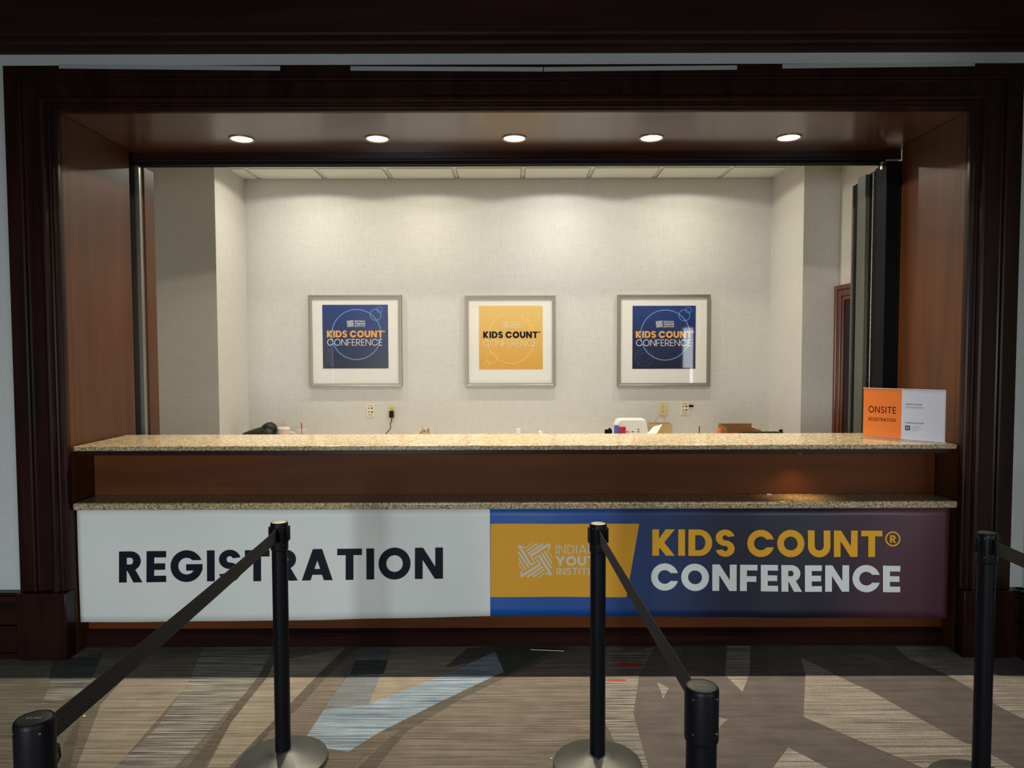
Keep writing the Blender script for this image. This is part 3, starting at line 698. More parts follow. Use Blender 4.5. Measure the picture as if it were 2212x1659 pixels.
# ================================================================== FRAMED PICTURES
def picture(label, x0, x1, z0, z1, art, dark):
    cx, cz = (x0+x1)/2, z0
    t = thing('framed_picture', label, 'picture', (cx, YB, cz), 'framed conference pictures')
    L = lambda p: (p[0]-cx, p[1]-YB, p[2]-cz)
    fwd = 0.030
    b = MB(); w_ = (x1-x0)/2; hgt = z1-z0
    pr = [(0.0, 0.001), (0.0, 0.037), (0.003, 0.040), (0.012, 0.040), (0.016, 0.037), (fwd-0.002, 0.036), (fwd, 0.033), (fwd, 0.022)]
    rows = [[b.bm.verts.new(p) for p in ((-w_+u, -h_, u), (w_-u, -h_, u), (w_-u, -h_, hgt-u), (-w_+u, -h_, hgt-u))] for u, h_ in pr]
    for a, c in zip(rows[:-1], rows[1:]):
        for i in range(4): b.bm.faces.new((a[i], a[(i+1) % 4], c[(i+1) % 4], c[i]))
    b.build('frame', M['frame'], t, angle=25)
    b = MB(); b.box(-w_+fwd-0.004, w_-fwd+0.004, -0.024, -0.002, fwd-0.004, hgt-fwd+0.004); b.build('mat_board', M['mat'], t, smooth=False)
    ox, oyp, (ax0, ay0, ax1, ay1) = art['o'][0], art['o'][1], art['sq']
    sc = 7.213
    def P(x, y, d=0.0):
        p = atY(ox+x/sc, oyp+y/sc, YB-0.026); return Vector((p.x-cx, -0.0265-d, p.z-cz))
    A, B_ = P(ax0, ay1), P(ax1, ay0)
    b = MB(); b.box(A.x, B_.x, -0.0260, -0.0242, A.z, B_.z)
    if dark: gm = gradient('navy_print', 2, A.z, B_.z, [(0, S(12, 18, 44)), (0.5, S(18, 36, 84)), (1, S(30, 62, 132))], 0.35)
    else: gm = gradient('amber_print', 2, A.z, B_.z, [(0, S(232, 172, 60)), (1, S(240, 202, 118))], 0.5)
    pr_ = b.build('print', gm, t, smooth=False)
    b = MB(); k = 0
    for cx_, cy_, rx, ry, wd in art['big']: ringpts(b, cx_, cy_, rx, ry, wd, lambda x, y: P(x, y, 0.0002+0.00005*k)); k += 1
    b.build('circles', art['cmat'], pr_, smooth=False)
    if art['dim']:
        b = MB()
        for cx_, cy_, rx, ry, wd in art['dim']: ringpts(b, cx_, cy_, rx, ry, wd, lambda x, y: P(x, y, 0.0001)); k += 1
        b.build('circles', art['dmat'], pr_, smooth=False)
    def ln(xa, yb_, xb, cap): return lambda u, v, i=0: P(xa+(xb-xa)*u, yb_-cap*v, 0.0008+0.00002*i)
    b = MB(); xa, ya, xb, cap = art['kids']; write(b, 'KIDS COUNT', 0.27, ln(xa, ya, xb, cap), gap=0.10, space=0.3, cut=1)
    rx, ry_, rr = art['reg']; ringpts(b, rx, ry_, rr, rr, 4, lambda x, y: P(x, y, 0.0008), 20); write(b, 'R', 0.2, ln(rx-7, ry_+9, rx+7, 18), cut=1)
    b.build('lettering', art['kmat'], pr_, smooth=False)
    b = MB(); xa, ya, xb, cap = art['conf']; write(b, 'CONFERENCE', 0.105, ln(xa, ya, xb, cap), gap=0.13, cut=1)
    lx, ly, ls, tx0, tx1 = art['logo']
    logo_mark(b, lambda u, v, i=0: P(lx+u*ls, ly+v*ls, 0.0008+0.00002*i))
    write(b, 'INDIANA', 0.17, ln(tx0, ly+0.30*ls, tx1, 0.27*ls), gap=0.15, cut=1); write(b, 'YOUTH', 0.26, ln(tx0, ly+0.67*ls, tx1, 0.27*ls), gap=0.1, cut=1); write(b, 'INSTITUTE', 0.2, ln(tx0, ly+0.96*ls, tx1, 0.20*ls), gap=0.15, cut=1)
    b.build('lettering', art['wmat'], pr_, smooth=False)
    b = MB(); b.box(-w_+fwd-0.003, w_-fwd+0.003, -0.0310, -0.0295, fwd-0.003, hgt-fwd+0.003); b.build('glass_pane', M['glazing'], t, smooth=False)
    return t
M['ring_b'] = plain('pale_blue_ink', S(120, 160, 220), 0.5); M['ring_d'] = plain('dim_blue_ink', S(44, 66, 122), 0.5)
M['ring_y'] = plain('pale_gold_ink', S(250, 216, 130), 0.5); M['peach'] = plain('peach_gold_ink', S(244, 178, 92), 0.5)
M['cream'] = plain('cream_ink', S(248, 230, 178), 0.5); M['white2'] = plain('bright_white_ink', S(236, 236, 234), 0.5)
def dart(dx, dy, ox, sq): return dict(o=(ox, 620), sq=sq,
    big=[(865+dx, 740+dy, 384, 390, 13), (1163+dx, 433+dy, 86, 86, 10), (1226+dx, 352+dy, 44, 44, 7)], dim=[(540+dx, 1087+dy, 137, 137, 9), (537+dx, 1087+dy, 74, 74, 6)],
    cmat=M['ring_b'], dmat=M['ring_d'], kids=(405+dx, 785+dy, 1280+dx, 107), reg=(1300+dx, 692+dy, 16), conf=(410+dx, 912+dy, 1268+dx, 102), logo=(718+dx, 516+dy, 108, 838+dx, 1000+dx),
    kmat=M['peach'], wmat=M['white2'])
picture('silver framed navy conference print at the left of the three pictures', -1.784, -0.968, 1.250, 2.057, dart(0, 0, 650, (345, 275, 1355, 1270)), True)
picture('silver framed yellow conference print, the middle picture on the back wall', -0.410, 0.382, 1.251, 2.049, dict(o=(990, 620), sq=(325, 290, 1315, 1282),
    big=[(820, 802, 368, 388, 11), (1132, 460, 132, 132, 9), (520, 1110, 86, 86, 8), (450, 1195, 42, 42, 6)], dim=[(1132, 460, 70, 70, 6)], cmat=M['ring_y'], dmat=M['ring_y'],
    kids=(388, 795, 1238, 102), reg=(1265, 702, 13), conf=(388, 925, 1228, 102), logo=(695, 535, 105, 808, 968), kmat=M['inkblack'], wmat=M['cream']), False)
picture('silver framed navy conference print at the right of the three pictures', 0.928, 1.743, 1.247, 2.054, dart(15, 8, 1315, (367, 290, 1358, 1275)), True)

# ================================================================== OUTLETS
def plate(px, py, label, kind):
    p = atY(px, py, YB)
    t = thing('outlet_plate', label, 'wall outlet', (p.x, YB, p.z), 'wall plates under the pictures')
    b = MB(); b.box(-0.036, 0.036, -0.006, -0.0005, -0.058, 0.058); b.build('cover_plate', M['ivory'] if kind == 'power' else M['ivory2'], t, bevel=0.002)
    if kind == 'power':
        for z in (0.02, -0.022):
            b = MB(); b.lathe([(0.017, -0.0075), (0.017, -0.0055)], (0, 0, z), 24, 'Y'); f = b.build('socket_face', M['ivory'], t)
            b = MB(); b.box(-0.008, -0.005, -0.0082, -0.0076, z-0.001, z+0.008); b.box(0.005, 0.008, -0.0082, -0.0076, z-0.001, z+0.008); b.lathe([(0.003, -0.0082), (0.003, -0.0076)], (0, 0, z-0.009), 10, 'Y')
            b.build('slots', M['soot'], f, smooth=False)
    else:
        b = MB()
        for z in (0.018, -0.016):
            b.box(-0.017, -0.008, -0.0068, -0.0061, z-0.005, z+0.005); b.box(0.007, 0.021, -0.0068, -0.0061, z-0.006, z+0.006)
        b.build('jacks', M['soot'], t, smooth=False)
        b = MB()
        for z in (0.041, -0.041):
            for x in (-0.019, -0.009, 0.001, 0.011): b.box(x, x+0.007, -0.0066, -0.0061, z-0.003, z+0.003)
        b.build('printed_marks', M['greytext'], t, smooth=False)
    return t, p
plate(800.5, 886, 'ivory data jack plate with four black ports under the left picture', 'data')
_, pp = plate(847, 887, 'ivory power outlet under the left picture with a black adapter plugged in', 'power')
plate(1432, 883, 'ivory power outlet with both sockets empty under the right picture', 'power')
t4, p4 = plate(1479, 882, 'ivory data jack plate with a black tab at its right, under the right picture', 'data')
b = MB(); b.box(0.037, 0.076, -0.008, -0.0005, 0.012, 0.030); b.build('black_tab', M['soot'], t4, bevel=0.001)
ad = thing('power_adapter', 'small black power adapter hanging its cord from the left outlet', 'charger', (pp.x, YB-0.0085, pp.z-0.025))
b = MB(); b.box(-0.018, 0.018, -0.045, -0.0005, -0.034, 0.026); b.build('adapter_body', M['black'], ad, bevel=0.004)
b = MB(); b.tube([(0, -0.025, -0.033), (0.001, -0.03, -0.05), (0.0, -0.035, -0.07), (-0.012, -0.035, -0.09), (-0.006, -0.03, -0.115), (-0.016, -0.03, -0.14), (-0.045, -0.04, -0.17), (-0.06, -0.06, -0.2)], 0.0035, 8)
b.build('cord', M['soot'], ad)

# ================================================================== FOLDED PARTITION (right side)
fp = thing('folding_partition', 'black and grey-green folding partition stacked at the right side of the opening', 'folding door', (2.21, 0.85, 0))
def fpx(name, mat, x0, x1, y0, y1, z1, bevel=0.003, z0=0.0):
    b = MB(); b.box(x0-2.21, x1-2.21, y0-0.85, y1-0.85, z0, z1); return b.build(name, mat, fp, bevel=bevel)
fpx('lead_post', M['soot'], 2.19, 2.262, 0.592, 0.690, 2.66)
fpx('gap_filler', M['soot'], 2.2625, 2.328, 0.592, 0.64, 2.66)  # black box added to close the gap, standing for a dark recess
fpx('folded_panel', M['soot'], 2.205, 2.262, 0.694, 0.752, 2.655)
fpx('folded_panel', M['soot'], 2.215, 2.262, 0.768, 0.838, 2.650)
p2 = fpx('folded_panel', M['partition'], 2.192, 2.262, 0.842, 0.945, 2.645)
p2['label'] = 'grey-green folded panel'
fpx('folded_panel', M['soot'], 2.205, 2.262, 0.949, 1.005, 2.620)
fpx('edge_strip', M['partition'], 2.196, 2.262, 1.009, 1.026, 2.615)
b = MB()
z = 2.63
while z > 0.9:
    b.lathe([(0.0012, 0.0035), (0.0032, 0.002), (0.0036, 0), (0.0032, -0.002), (0.0012, -0.0035)], (2.197-2.21, 0.760-0.85, z), 8); z -= 0.0105
b.tube([(2.197-2.21, 0.760-0.85, 0.9), (2.197-2.21, 0.760-0.85, 2.64)], 0.0012, 6)
b.build('bead_chain', M['beads'], fp)
b = MB(); b.box(-0.022, -0.008, 0.64-0.85, 0.665-0.85, 2.625, 2.672); b.build('track_hanger', M['steel'], fp, bevel=0.002)

# ================================================================== STANCHIONS AND BELTS
ZT = 0.920
def stanchion(label, x, y, capmat, ang, mark=None, slots=(0, 1, 2, 3)):
    t = thing('barrier_post', label, 'stanchion', (x, y, 0.0025), 'retractable belt barrier posts', R(ang))
    z0 = 0.0
    b = MB(); b.lathe([(0.165, z0), (0.166, z0+0.006), (0.163, z0+0.014), (0.150, z0+0.020), (0.110, z0+0.030), (0.070, z0+0.041), (0.052, z0+0.047), (0.046, z0+0.050), (0.030, z0+0.052)], n=72)
    bs = b.build('base', M['base'], t)
    bs['label'] = 'round grey domed base cover'
    zz = ZT-0.0025
    b = MB(); b.lathe([(0.0285, 0.0385), (0.0285, zz-0.085)], n=40); b.build('pole', M['post'], t)
    b = MB(); b.lathe([(0.0285, zz-0.106), (0.0312, zz-0.103), (0.0318, zz-0.099), (0.0318, zz-0.008), (0.0312, zz-0.003), (0.0290, zz), (0.0275, zz), (0.0270, zz-0.002)], n=48)
    hd = b.build('belt_head', M['black'], t)
    b = MB(); b.lathe([(0.0268, zz-0.0018), (0.0268, zz-0.0006), (0.0260, zz-0.0002)], n=44); cp = b.build('top_cap', capmat, t)
    if mark:
        b = MB(); ca, sa = math.cos(R(mark)), math.sin(R(mark))
        def fn(u, v, i=0):
            xx, yy = (u-0.5)*0.027, (v-0.5)*0.0075; return Vector((xx*ca-yy*sa, xx*sa+yy*ca, zz+0.0002+0.00002*i))
        write(b, 'ULINE', 0.24, fn, gap=0.12, cut=9); b.build('cap_lettering', M['capink'], cp, smooth=False)
    for k in range(4):
        a = R(90*k); ca, sa = math.cos(a), math.sin(a)
        a2 = R(90*k+45)
        for h in (zz-0.016, zz-0.082):
            b = MB(); c = Vector((math.cos(a2)*0.0310, math.sin(a2)*0.0310, h)); b.tube([c, c+Vector((math.cos(a2), math.sin(a2), 0))*0.0018], 0.0022, 8)
            b.build('screw', M['screw'], hd)
        if k not in slots: continue
        b = MB(); h0, h1 = zz-0.070, zz-0.016
        q = [(0.0302, -0.0135), (0.0372, -0.0125), (0.0372, -0.0055), (0.0328, -0.0048), (0.0328, 0.0048), (0.0372, 0.0055), (0.0372, 0.0125), (0.0302, 0.0135)]
        b.hexa([(u*ca-v*sa, u*sa+v*ca, h0) for u, v in q], [(u*ca-v*sa, u*sa+v*ca, h1) for u, v in q])
        b.build('belt_slot', M['black'], hd, bevel=0.001)
    if len(slots) == 1:      # latch housing below the belt
        b = MB(); q = [(0.0295, -0.017), (0.047, -0.014), (0.049, 0.0), (0.047, 0.014), (0.0295, 0.017)]
        b.hexa([(u*0.8+0.006, v, zz-0.104) for u, v in q], [(u, v, zz-0.094) for u, v in q])
        b.hexa([(u, v, zz-0.094) for u, v in q], [(u, v, zz-0.0705) for u, v in q])
        b.build('latch_housing', M['black'], hd, bevel=0.0015, merge=True)
    return t
PL, PB, PC, PD, PA = [tuple(atZ(x, y, ZT)[:2]) for x, y in ((603, 1127.5), (1292, 1130.5), (2133, 1150), (1516, 1481), (74, 1551))]
PE = (PC[0]-0.035, PC[1]-1.22)
def ang(p, q): return math.degrees(math.atan2(q[1]-p[1], q[0]-p[0]))
stanchion('black barrier post with round cap painted pale for reflected light, in front of the word REGISTRATION', *PL, M['cap_lit'], ang(PL, PA))
stanchion('black barrier post with round cap painted pale for reflected light, in front of the gold banner panel', *PB, M['cap_lit'], ang(PB, PD))
stanchion('black barrier post before the right jamb, its belt leaving the picture', *PC, M['cap_d'], ang(PC, PE))
stanchion('black barrier post cut by the bottom edge, grey cap, nearest the middle', *PD, M['cap_g'], ang(PD, PB), 80, (0,))
stanchion('black barrier post cut off in the bottom left corner, dark cap', *PA, M['cap_d'], ang(PA, PL), -90, (0,))
stanchion('black barrier post just outside the right edge holding the far end of a belt', *PE, M['cap_d'], ang(PE, PC))
def belt(p, q, label, sag=0.004, tilt=0.0):
    a, c = Vector((p[0], p[1], 0)), Vector((q[0], q[1], 0)); d = (c-a).normalized(); nrm = Vector((-d.y, d.x, 0))
    a = a+d*0.0375; c = c-d*0.0375; zc = ZT-0.043; mid = (a+c)/2
    b = MB(); rows = []
    N = 40
    for i in range(N+1):
        t_ = i/N; s_ = a+(c-a)*t_; zz = -sag*4*t_*(1-t_)
        row = []
        for hgt in (-0.0235, -0.012, 0, 0.012, 0.0235):
            row.append((s_-mid+Vector((0, 0, zz+hgt))))
        rows.append(row)
    for side in (-1, 1):
        V = [[b.bm.verts.new(p_+nrm*0.0007*side) for p_ in r_] for r_ in rows]
        for i in range(N):
            for j in range(4): b.bm.faces.new((V[i][j], V[i+1][j], V[i+1][j+1], V[i][j+1]))
        if side < 0: V0 = V
    for i in range(N):
        b.bm.faces.new((V0[i][0], V0[i+1][0], V[i+1][0], V[i][0])); b.bm.faces.new((V0[i][4], V0[i+1][4], V[i+1][4], V[i][4]))
    o = b.build('barrier_belt', M['belt'], None, angle=40, loc=(mid.x, mid.y, zc)); tag(o, label, 'belt', 'retractable belts between posts')
    for s_, e in ((-1, a-mid), (1, c-mid)):
        k = MB(); u = d*s_
        q = [(-0.012, -0.0035), (0.002, -0.0035), (0.002, 0.0035), (-0.012, 0.0035)]
        P0 = [e+u*x+nrm*y+Vector((0, 0, -0.026)) for x, y in q]; P1 = [e+u*x+nrm*y+Vector((0, 0, 0.026)) for x, y in q]
        k.hexa(P0, P1); k.build('belt_clip', M['black'], o, bevel=0.0012)
    return o
belt(PL, PA, 'black webbing belt crossing the word REGISTRATION down to the bottom left corner')
belt(PB, PD, 'black webbing belt stretched from the gold panel post to the nearest grey capped post')
belt(PC, PE, 'black webbing belt running off the right edge of the picture')

# ================================================================== COUNTER SIGN
sa, sb = atZ(1863, 944, 1.078), atZ(2040, 957.5, 1.078)
sa.z = sb.z = 1.0775
d = (sb-sa); SW = d.length; d.normalize()
sg = thing('acrylic_sign_holder', 'clear acrylic sign holder with orange and white registration card at the counter end', 'sign', sa, None, math.atan2(d.y, d.x))
SH = 0.272
b = MB(); b.box(0, SW, -0.0018, -0.0003, 0.0, SH); b.build('front_sheet', M['acrylic'], sg, smooth=False)
b = MB(); b.box(0, SW, 0.0026, 0.0041, 0.0, SH); b.build('rear_sheet', M['acrylic'], sg, smooth=False)
b = MB(); b.box(0, SW, -0.0018, 0.0041, SH, SH+0.002); b.box(0, SW, -0.0018, 0.0041, 0.0, 0.002); b.box(SW, SW+0.0018, -0.0018, 0.0041, 0, SH+0.002)
b.build('sheet_edge', M['acrylic_edge'], sg, smooth=False)['label'] = 'bright edges of the acrylic'
b = MB(); b.box(0.004, SW-0.004, -0.075, -0.002, 0.0, 0.0018); b.build('foot_sheet', M['acrylic'], sg, smooth=False)
SM = SW*0.487
b = MB(); b.box(0.002, SM, 0.0003, 0.0012, 0.004, SH-0.002); oc = b.build('orange_card', M['orangecard'], sg, smooth=False)
b = MB(); b.box(SM, SW-0.002, 0.0003, 0.0012, 0.004, SH-0.002); wc = b.build('white_card', M['bluecard'], sg, smooth=False)
def sln(x0, z0, x1, cap): return lambda u, v, i=0: Vector((x0+(x1-x0)*u, 0.0001-0.00001*i, z0+cap*v))
b = MB(); write(b, 'ONSITE', 0.15, sln(SW*0.073, SH*0.51, SW*0.42, 0.036), gap=0.2, cut=9); write(b, 'REGISTRATION', 0.16, sln(SW*0.073, SH*0.345, SW*0.418, 0.019), gap=0.16, cut=9)
b.build('lettering', M['inkblack'], oc, smooth=False)
b = MB(); write(b, 'CONNECT TO THE APP', 0.22, sln(SW*0.535, SH*0.695, SW*0.73, 0.0075), gap=0.14, cut=9); write(b, 'DOWNLOAD THE APP', 0.22, sln(SW*0.535, SH*0.335, SW*0.755, 0.0075), gap=0.14, cut=9)
b.build('lettering', M['greytext'], wc, smooth=False)
b = MB()
for z in (0.655, 0.635): b.box(SW*0.535, SW*0.75, 0.00005, 0.00015, SH*z, SH*z+0.002)
for z, x in ((0.29, 0.71), (0.265, 0.73), (0.24, 0.70), (0.215, 0.73), (0.19, 0.68)): b.box(SW*0.615, SW*x, 0.00005, 0.00015, SH*z, SH*z+0.0016)
b.build('small_print', M['tape'], wc, smooth=False)
b = MB(); b.box(SW*0.535, SW*0.597, 0.0000, 0.0002, SH*0.20, SH*0.295); ic = b.build('app_icon', M['iconblue'], wc, smooth=False)
b = MB(); write(b, 'C', 0.2, lambda u, v, i=0: Vector((SW*0.548+SW*0.038*u, -0.0002, SH*0.222+SH*0.05*v)), cut=9); b.build('icon_mark', M['white2'], ic, smooth=False)

# ================================================================== TAPE STRIPS ON THE CASING
def tape(x0, y0, x1, y1, label, t=9.5):
    b = MB(); n = 12
    A = []
    for i in range(n+1):
        u = i/n; x = x0+(x1-x0)*u; y = y0+(y1-y0)*u
        A.append((atY(x, y, -0.0525), atY(x, y+t, -0.0525)))
    for i in range(n):
        (a, c), (a2, c2) = A[i], A[i+1]; k = Vector((0, 0.0012, 0))
        b.hexa([a, a2, c2, c], [a+k, a2+k, c2+k, c+k])
    o = b.build('tape_strip', M['tape'], smooth=False); return tag(o, label, 'tape', 'pale strips along the top of the casing')
ZTP = OZT-0.030
tape(127, 138.5, 605, 143, 'pale grey strip stuck along the casing top edge, at the left end')
tape(757, 143, 1173, 145, 'pale grey strip above the middle of the opening, its left half')
tape(1175, 145, 1592, 141, 'pale grey strip above the middle of the opening, its right half')
tape(1690, 138.5, 2106, 133.5, 'pale grey strip stuck along the casing top edge, at the right end')

# ================================================================== BACK COUNTER AND WHAT STANDS ON IT
ZK = 0.76
bc = thing('back_desk', 'low white work surface along the back wall behind the granite counter', 'desk', (0, 2.36, 0))
b = MB(); b.box(-2.30, 2.25, -0.31, 0.315, ZK-0.03, ZK); b.build('desk_top', M['mat'], bc, bevel=0.003)
b = MB(); b.box(-2.30, 2.25, 0.20, 0.23, 0.0, ZK-0.0305)
for x in (-2.29, -1.1, 0.0, 1.1, 2.2): b.box(x, x+0.03, -0.28, 0.20, 0.0, ZK-0.0305)
b.build('desk_base', M['veneer_low'], bc, bevel=0.002)
YK = 2.36
def K(px, py): return atY(px, py, YK)
def at(px): p = K(px, 930); return (p.x, YK, ZK)
PXM = (YK+3.6)/FPX                    # metres per photo pixel at that depth
# black bag: lofted soft lump
def loft(b, secs, n=18):
    rings = []
    for x, hy, z0, z1, yc in secs:
        ring = []
        for k in range(n):
            a = 2*math.pi*k/n; ca, sn = math.cos(a), math.sin(a)
            zc, hz = (z0+z1)/2, (z1-z0)/2
            wob = 1+0.06*math.sin(3*a+x*40)
            ring.append(b.bm.verts.new((x, yc+hy*ca*wob, zc+hz*math.copysign(abs(sn)**0.7, sn))))
        rings.append(ring)
    for a, c in zip(rings[:-1], rings[1:]):
        for k in range(n): b.bm.faces.new((a[k], a[(k+1) % n], c[(k+1) % n], c[k]))
    b.bm.faces.new(rings[0][::-1]); b.bm.faces.new(rings[-1])
bp = at(570); bag = thing('shoulder_bag', 'black nylon bag slumped beside the pink tumbler', 'bag', bp)
b = MB(); zv = lambda py: K(0, py).z-ZK
loft(b, [(-0.19, 0.02, 0.004, 0.03, 0), (-0.17, 0.06, 0.001, zv(936), 0), (-0.12, 0.08, 0.001, zv(931), 0), (-0.06, 0.09, 0.001, zv(926), 0), (0.0, 0.09, 0.001, zv(922), 0), (0.05, 0.09, 0.001, zv(921), 0), (0.085, 0.08, 0.001, zv(924), 0), (0.1, 0.05, 0.01, zv(930), 0)])
b.build('bag_body', M['bag'], bag, angle=60)
b = MB(); loft(b, [(-0.02, 0.02, zv(930), zv(925), 0), (0.0, 0.05, zv(934), zv(918), 0), (0.03, 0.065, zv(936), zv(914), 0), (0.06, 0.06, zv(936), zv(913), 0), (0.09, 0.05, zv(936), zv(917), 0), (0.108, 0.03, zv(935), zv(924), 0)])
b.build('bag_flap', M['bag'], bag, angle=60)
# pink tumbler
tp = at(613); tu = thing('tumbler', 'pink lidded tumbler with side handle and pink straw on the back desk', 'cup', tp)
h1 = K(613, 925).z-ZK
b = MB(); b.lathe([(0.034, 0.0005), (0.037, 0.004), (0.040, h1*0.45), (0.047, h1*0.55), (0.0485, h1-0.01)], n=36); b.build('tumbler_body', M['pink'], tu)
b = MB(); b.lathe([(0.050, h1-0.0095), (0.052, h1-0.006), (0.052, h1+0.003), (0.046, h1+0.007), (0.02, h1+0.008)], n=36); b.build('lid', M['white2'], tu)
b = MB(); b.tube([(0.046, 0, h1-0.035), (0.075, 0, h1-0.034), (0.088, 0, h1-0.042), (0.09, 0, h1-0.07), (0.085, 0, h1-0.10), (0.044, 0, h1-0.11)], 0.0065, 10); b.build('handle', M['white2'], tu)
b = MB(); b.tube([(0.004, 0, h1+0.0085), (0.007, 0, h1+0.066)], 0.0045, 10); b.build('straw', M['pinkstraw'], tu)
# clear cup with red straw
cpz = at(652); cu = thing('drinking_cup', 'clear plastic cup with a red straw beside the pink tumbler', 'cup', cpz)
h2 = K(652, 929.5).z-ZK
b = MB(); b.lathe([(0.030, 0.0005), (0.042, h2-0.004), (0.044, h2-0.003), (0.044, h2)], n=32, capb=False); b.build('cup_body', M['cupclear'], cu)
b = MB(); b.lathe([(0.0445, h2+0.0005), (0.046, h2+0.003), (0.044, h2+0.007), (0.012, h2+0.008)], n=32); b.build('cup_lid', M['cupclear'], cu)
b = MB(); b.tube([(0.002, 0, 0.02), (0.0, 0, h2+0.008), (-0.003, 0, K(652, 913).z-ZK)], 0.0048, 10); b.build('straw', M['redstraw'], cu)
# crumpled kraft bag with wire loop
kp = at(918); kb = thing('crumpled_bag', 'crumpled brown paper bag with a thin loop near the middle of the desk', 'paper bag', kp)
hk = K(0, 928).z-ZK
b = MB(); rr = random.Random(3); rings = []
for j in range(6):
    v = j/5; rad = 0.062*(1-0.45*v*v); rings.append([b.bm.verts.new((rad*math.cos(2*math.pi*k/14)*rr.uniform(0.8, 1.15), 0.7*rad*math.sin(2*math.pi*k/14)*rr.uniform(0.8, 1.15), 0.002+hk*v*rr.uniform(0.80, 1.10)*(1 if v < 0.9 else rr.uniform(0.75, 1.15)))) for k in range(14)])
for a, c in zip(rings[:-1], rings[1:]):
    for k in range(14): b.bm.faces.new((a[k], a[(k+1) % 14], c[(k+1) % 14], c[k]))
b.bm.faces.new(rings[0][::-1]); b.build('bag_body', M['kraft'], kb, smooth=False)
b = MB(); b.tube([(0.012, 0, hk*0.9), (0.010, 0, hk+0.02), (0.002, 0, hk+0.045), (-0.010, 0, hk+0.052), (-0.02, 0, hk+0.044)], 0.0018, 6); b.build('loop_handle', M['stick'], kb)
# small white cup-like box and crumpled tissue
b = MB(); hw = K(0, 929).z-ZK; b.box(-0.017, 0.017, -0.017, 0.017, 0.0005, hw)
tag(b.build('small_box', M['paper'], loc=at(1119.5), bevel=0.003), 'tiny white box standing near the middle of the back desk', 'box')
b = MB(); ht = K(0, 930.5).z-ZK; rr = random.Random(5)
rings = [[b.bm.verts.new(((0.032-0.006*j)*math.cos(2*math.pi*k/10)*rr.uniform(0.7, 1.1), (0.026-0.005*j)*math.sin(2*math.pi*k/10)*rr.uniform(0.7, 1.1), 0.001+ht*j/3*rr.uniform(0.75, 1.05))) for k in range(10)] for j in range(4)]
for a, c in zip(rings[:-1], rings[1:]):
    for k in range(10): b.bm.faces.new((a[k], a[(k+1) % 10], c[(k+1) % 10], c[k]))
b.bm.faces.new(rings[0][::-1]); b.bm.faces.new(rings[-1])
tag(b.build('crumpled_tissue', M['paper'], loc=at(1168), smooth=False), 'crumpled white tissue right of the tiny white box', 'tissue')
# white roll/box bundle, printed carton, paper sheet, paper bag
wp = at(1362); wb = thing('white_carton', 'white rounded carton with small dark marks on its front', 'box', wp)
hc = K(0, 908).z-ZK; wdt = 35*PXM
b = MB()
pr = [(-wdt, 0.0005), (wdt, 0.0005), (wdt*0.98, hc*0.55), (wdt*0.90, hc*0.80), (wdt*0.82, hc), (-wdt*0.70, hc), (-wdt*0.86, hc*0.93), (-wdt*0.97, hc*0.76), (-wdt, hc*0.55)]
b.hexa([(x, -0.09, z) for x, z in pr], [(x, 0.09, z) for x, z in pr]); b.build('carton_body', M['paper'], wb, bevel=0.006)
b = MB()
for px, py in ((1352, 930), (1363, 930), (1375, 925), (1375, 930)):
    p = K(px, py); b.box(p.x-wp[0]-0.0085, p.x-wp[0]+0.0085, -0.0915, -0.0904, p.z-ZK-0.003, p.z-ZK+0.003)
b.build('carton_marks', M['inkblack'], wb, smooth=False)
cp_ = at(1333); cb_ = thing('printed_carton', 'small red and blue printed carton in front of the white carton', 'box', (cp_[0], YK-0.16, ZK))
hp = K(0, 921).z-ZK
b = MB(); b.box(-0.012, 0.044, -0.03, 0.03, 0.0005, hp); b.build('carton_body', M['redbox'], cb_, bevel=0.002)
b = MB(); b.box(-0.046, -0.0125, -0.03, 0.03, 0.0005, hp+0.012); b.build('carton_side', M['bluebox'], cb_, bevel=0.002)
b = MB()
A0, A1 = K(1376, 932), K(1423, 913)
zt = A0.z-0.016
sh = [(A0.x-0.005, 2.10, zt+0.001), (A0.x+0.085, 2.10, zt+0.001), (A1.x+0.0, 2.22, A1.z), (A1.x-0.07, 2.24, A1.z-0.022)]
c0 = Vector((A0.x, 2.10, ZK)); n_ = 8; kk = Vector((0, 0.0004, 0.0006)); vs = []
for i in range(n_+1):
    u = i/n_; a = Vector(sh[0]).lerp(Vector(sh[3]), u); c = Vector(sh[1]).lerp(Vector(sh[2]), u); s_ = Vector((0, 0, -0.010*math.sin(math.pi*u)*(u > 0.3)))
    vs.append((a+s_-c0, c+s_-c0))
for i in range(n_): b.hexa([vs[i][0], vs[i+1][0], vs[i+1][1], vs[i][1]], [vs[i][0]+kk, vs[i+1][0]+kk, vs[i+1][1]+kk, vs[i][1]+kk])
b.box(-0.06, 0.10, -0.03, 0.03, 0.0005, zt-ZK)
tag(b.build('paper_stack', M['paper'], loc=c0, smooth=False), 'white papers on the desk, top sheet curling up toward the brown bag', 'paper')
gp = at(1431); gb = thing('paper_carrier_bag', 'brown paper carrier bag with thin looped handles on the right of the desk', 'paper bag', (gp[0], YK+0.12, ZK))
hg = K(0, 920).z-ZK-0.004; gw = 25*PXM
b = MB()
def bagring(z, f): return [(-gw*f, -0.055, z), (-gw*0.2, -0.06, z), (gw*0.35, -0.053, z), (gw*f, -0.055, z), (gw*(f-0.12), 0.0, z), (gw*f, 0.055, z), (0, 0.06, z), (-gw*f, 0.055, z), (-gw*(f-0.12), 0, z)]
v0 = [b.bm.verts.new(p) for p in bagring(0.0005, 0.97)]; v1 = [b.bm.verts.new(p) for p in bagring(hg, 1.0)]
for k in range(9): b.bm.faces.new((v0[k], v0[(k+1) % 9], v1[(k+1) % 9], v1[k]))
b.bm.faces.new(v0[::-1])
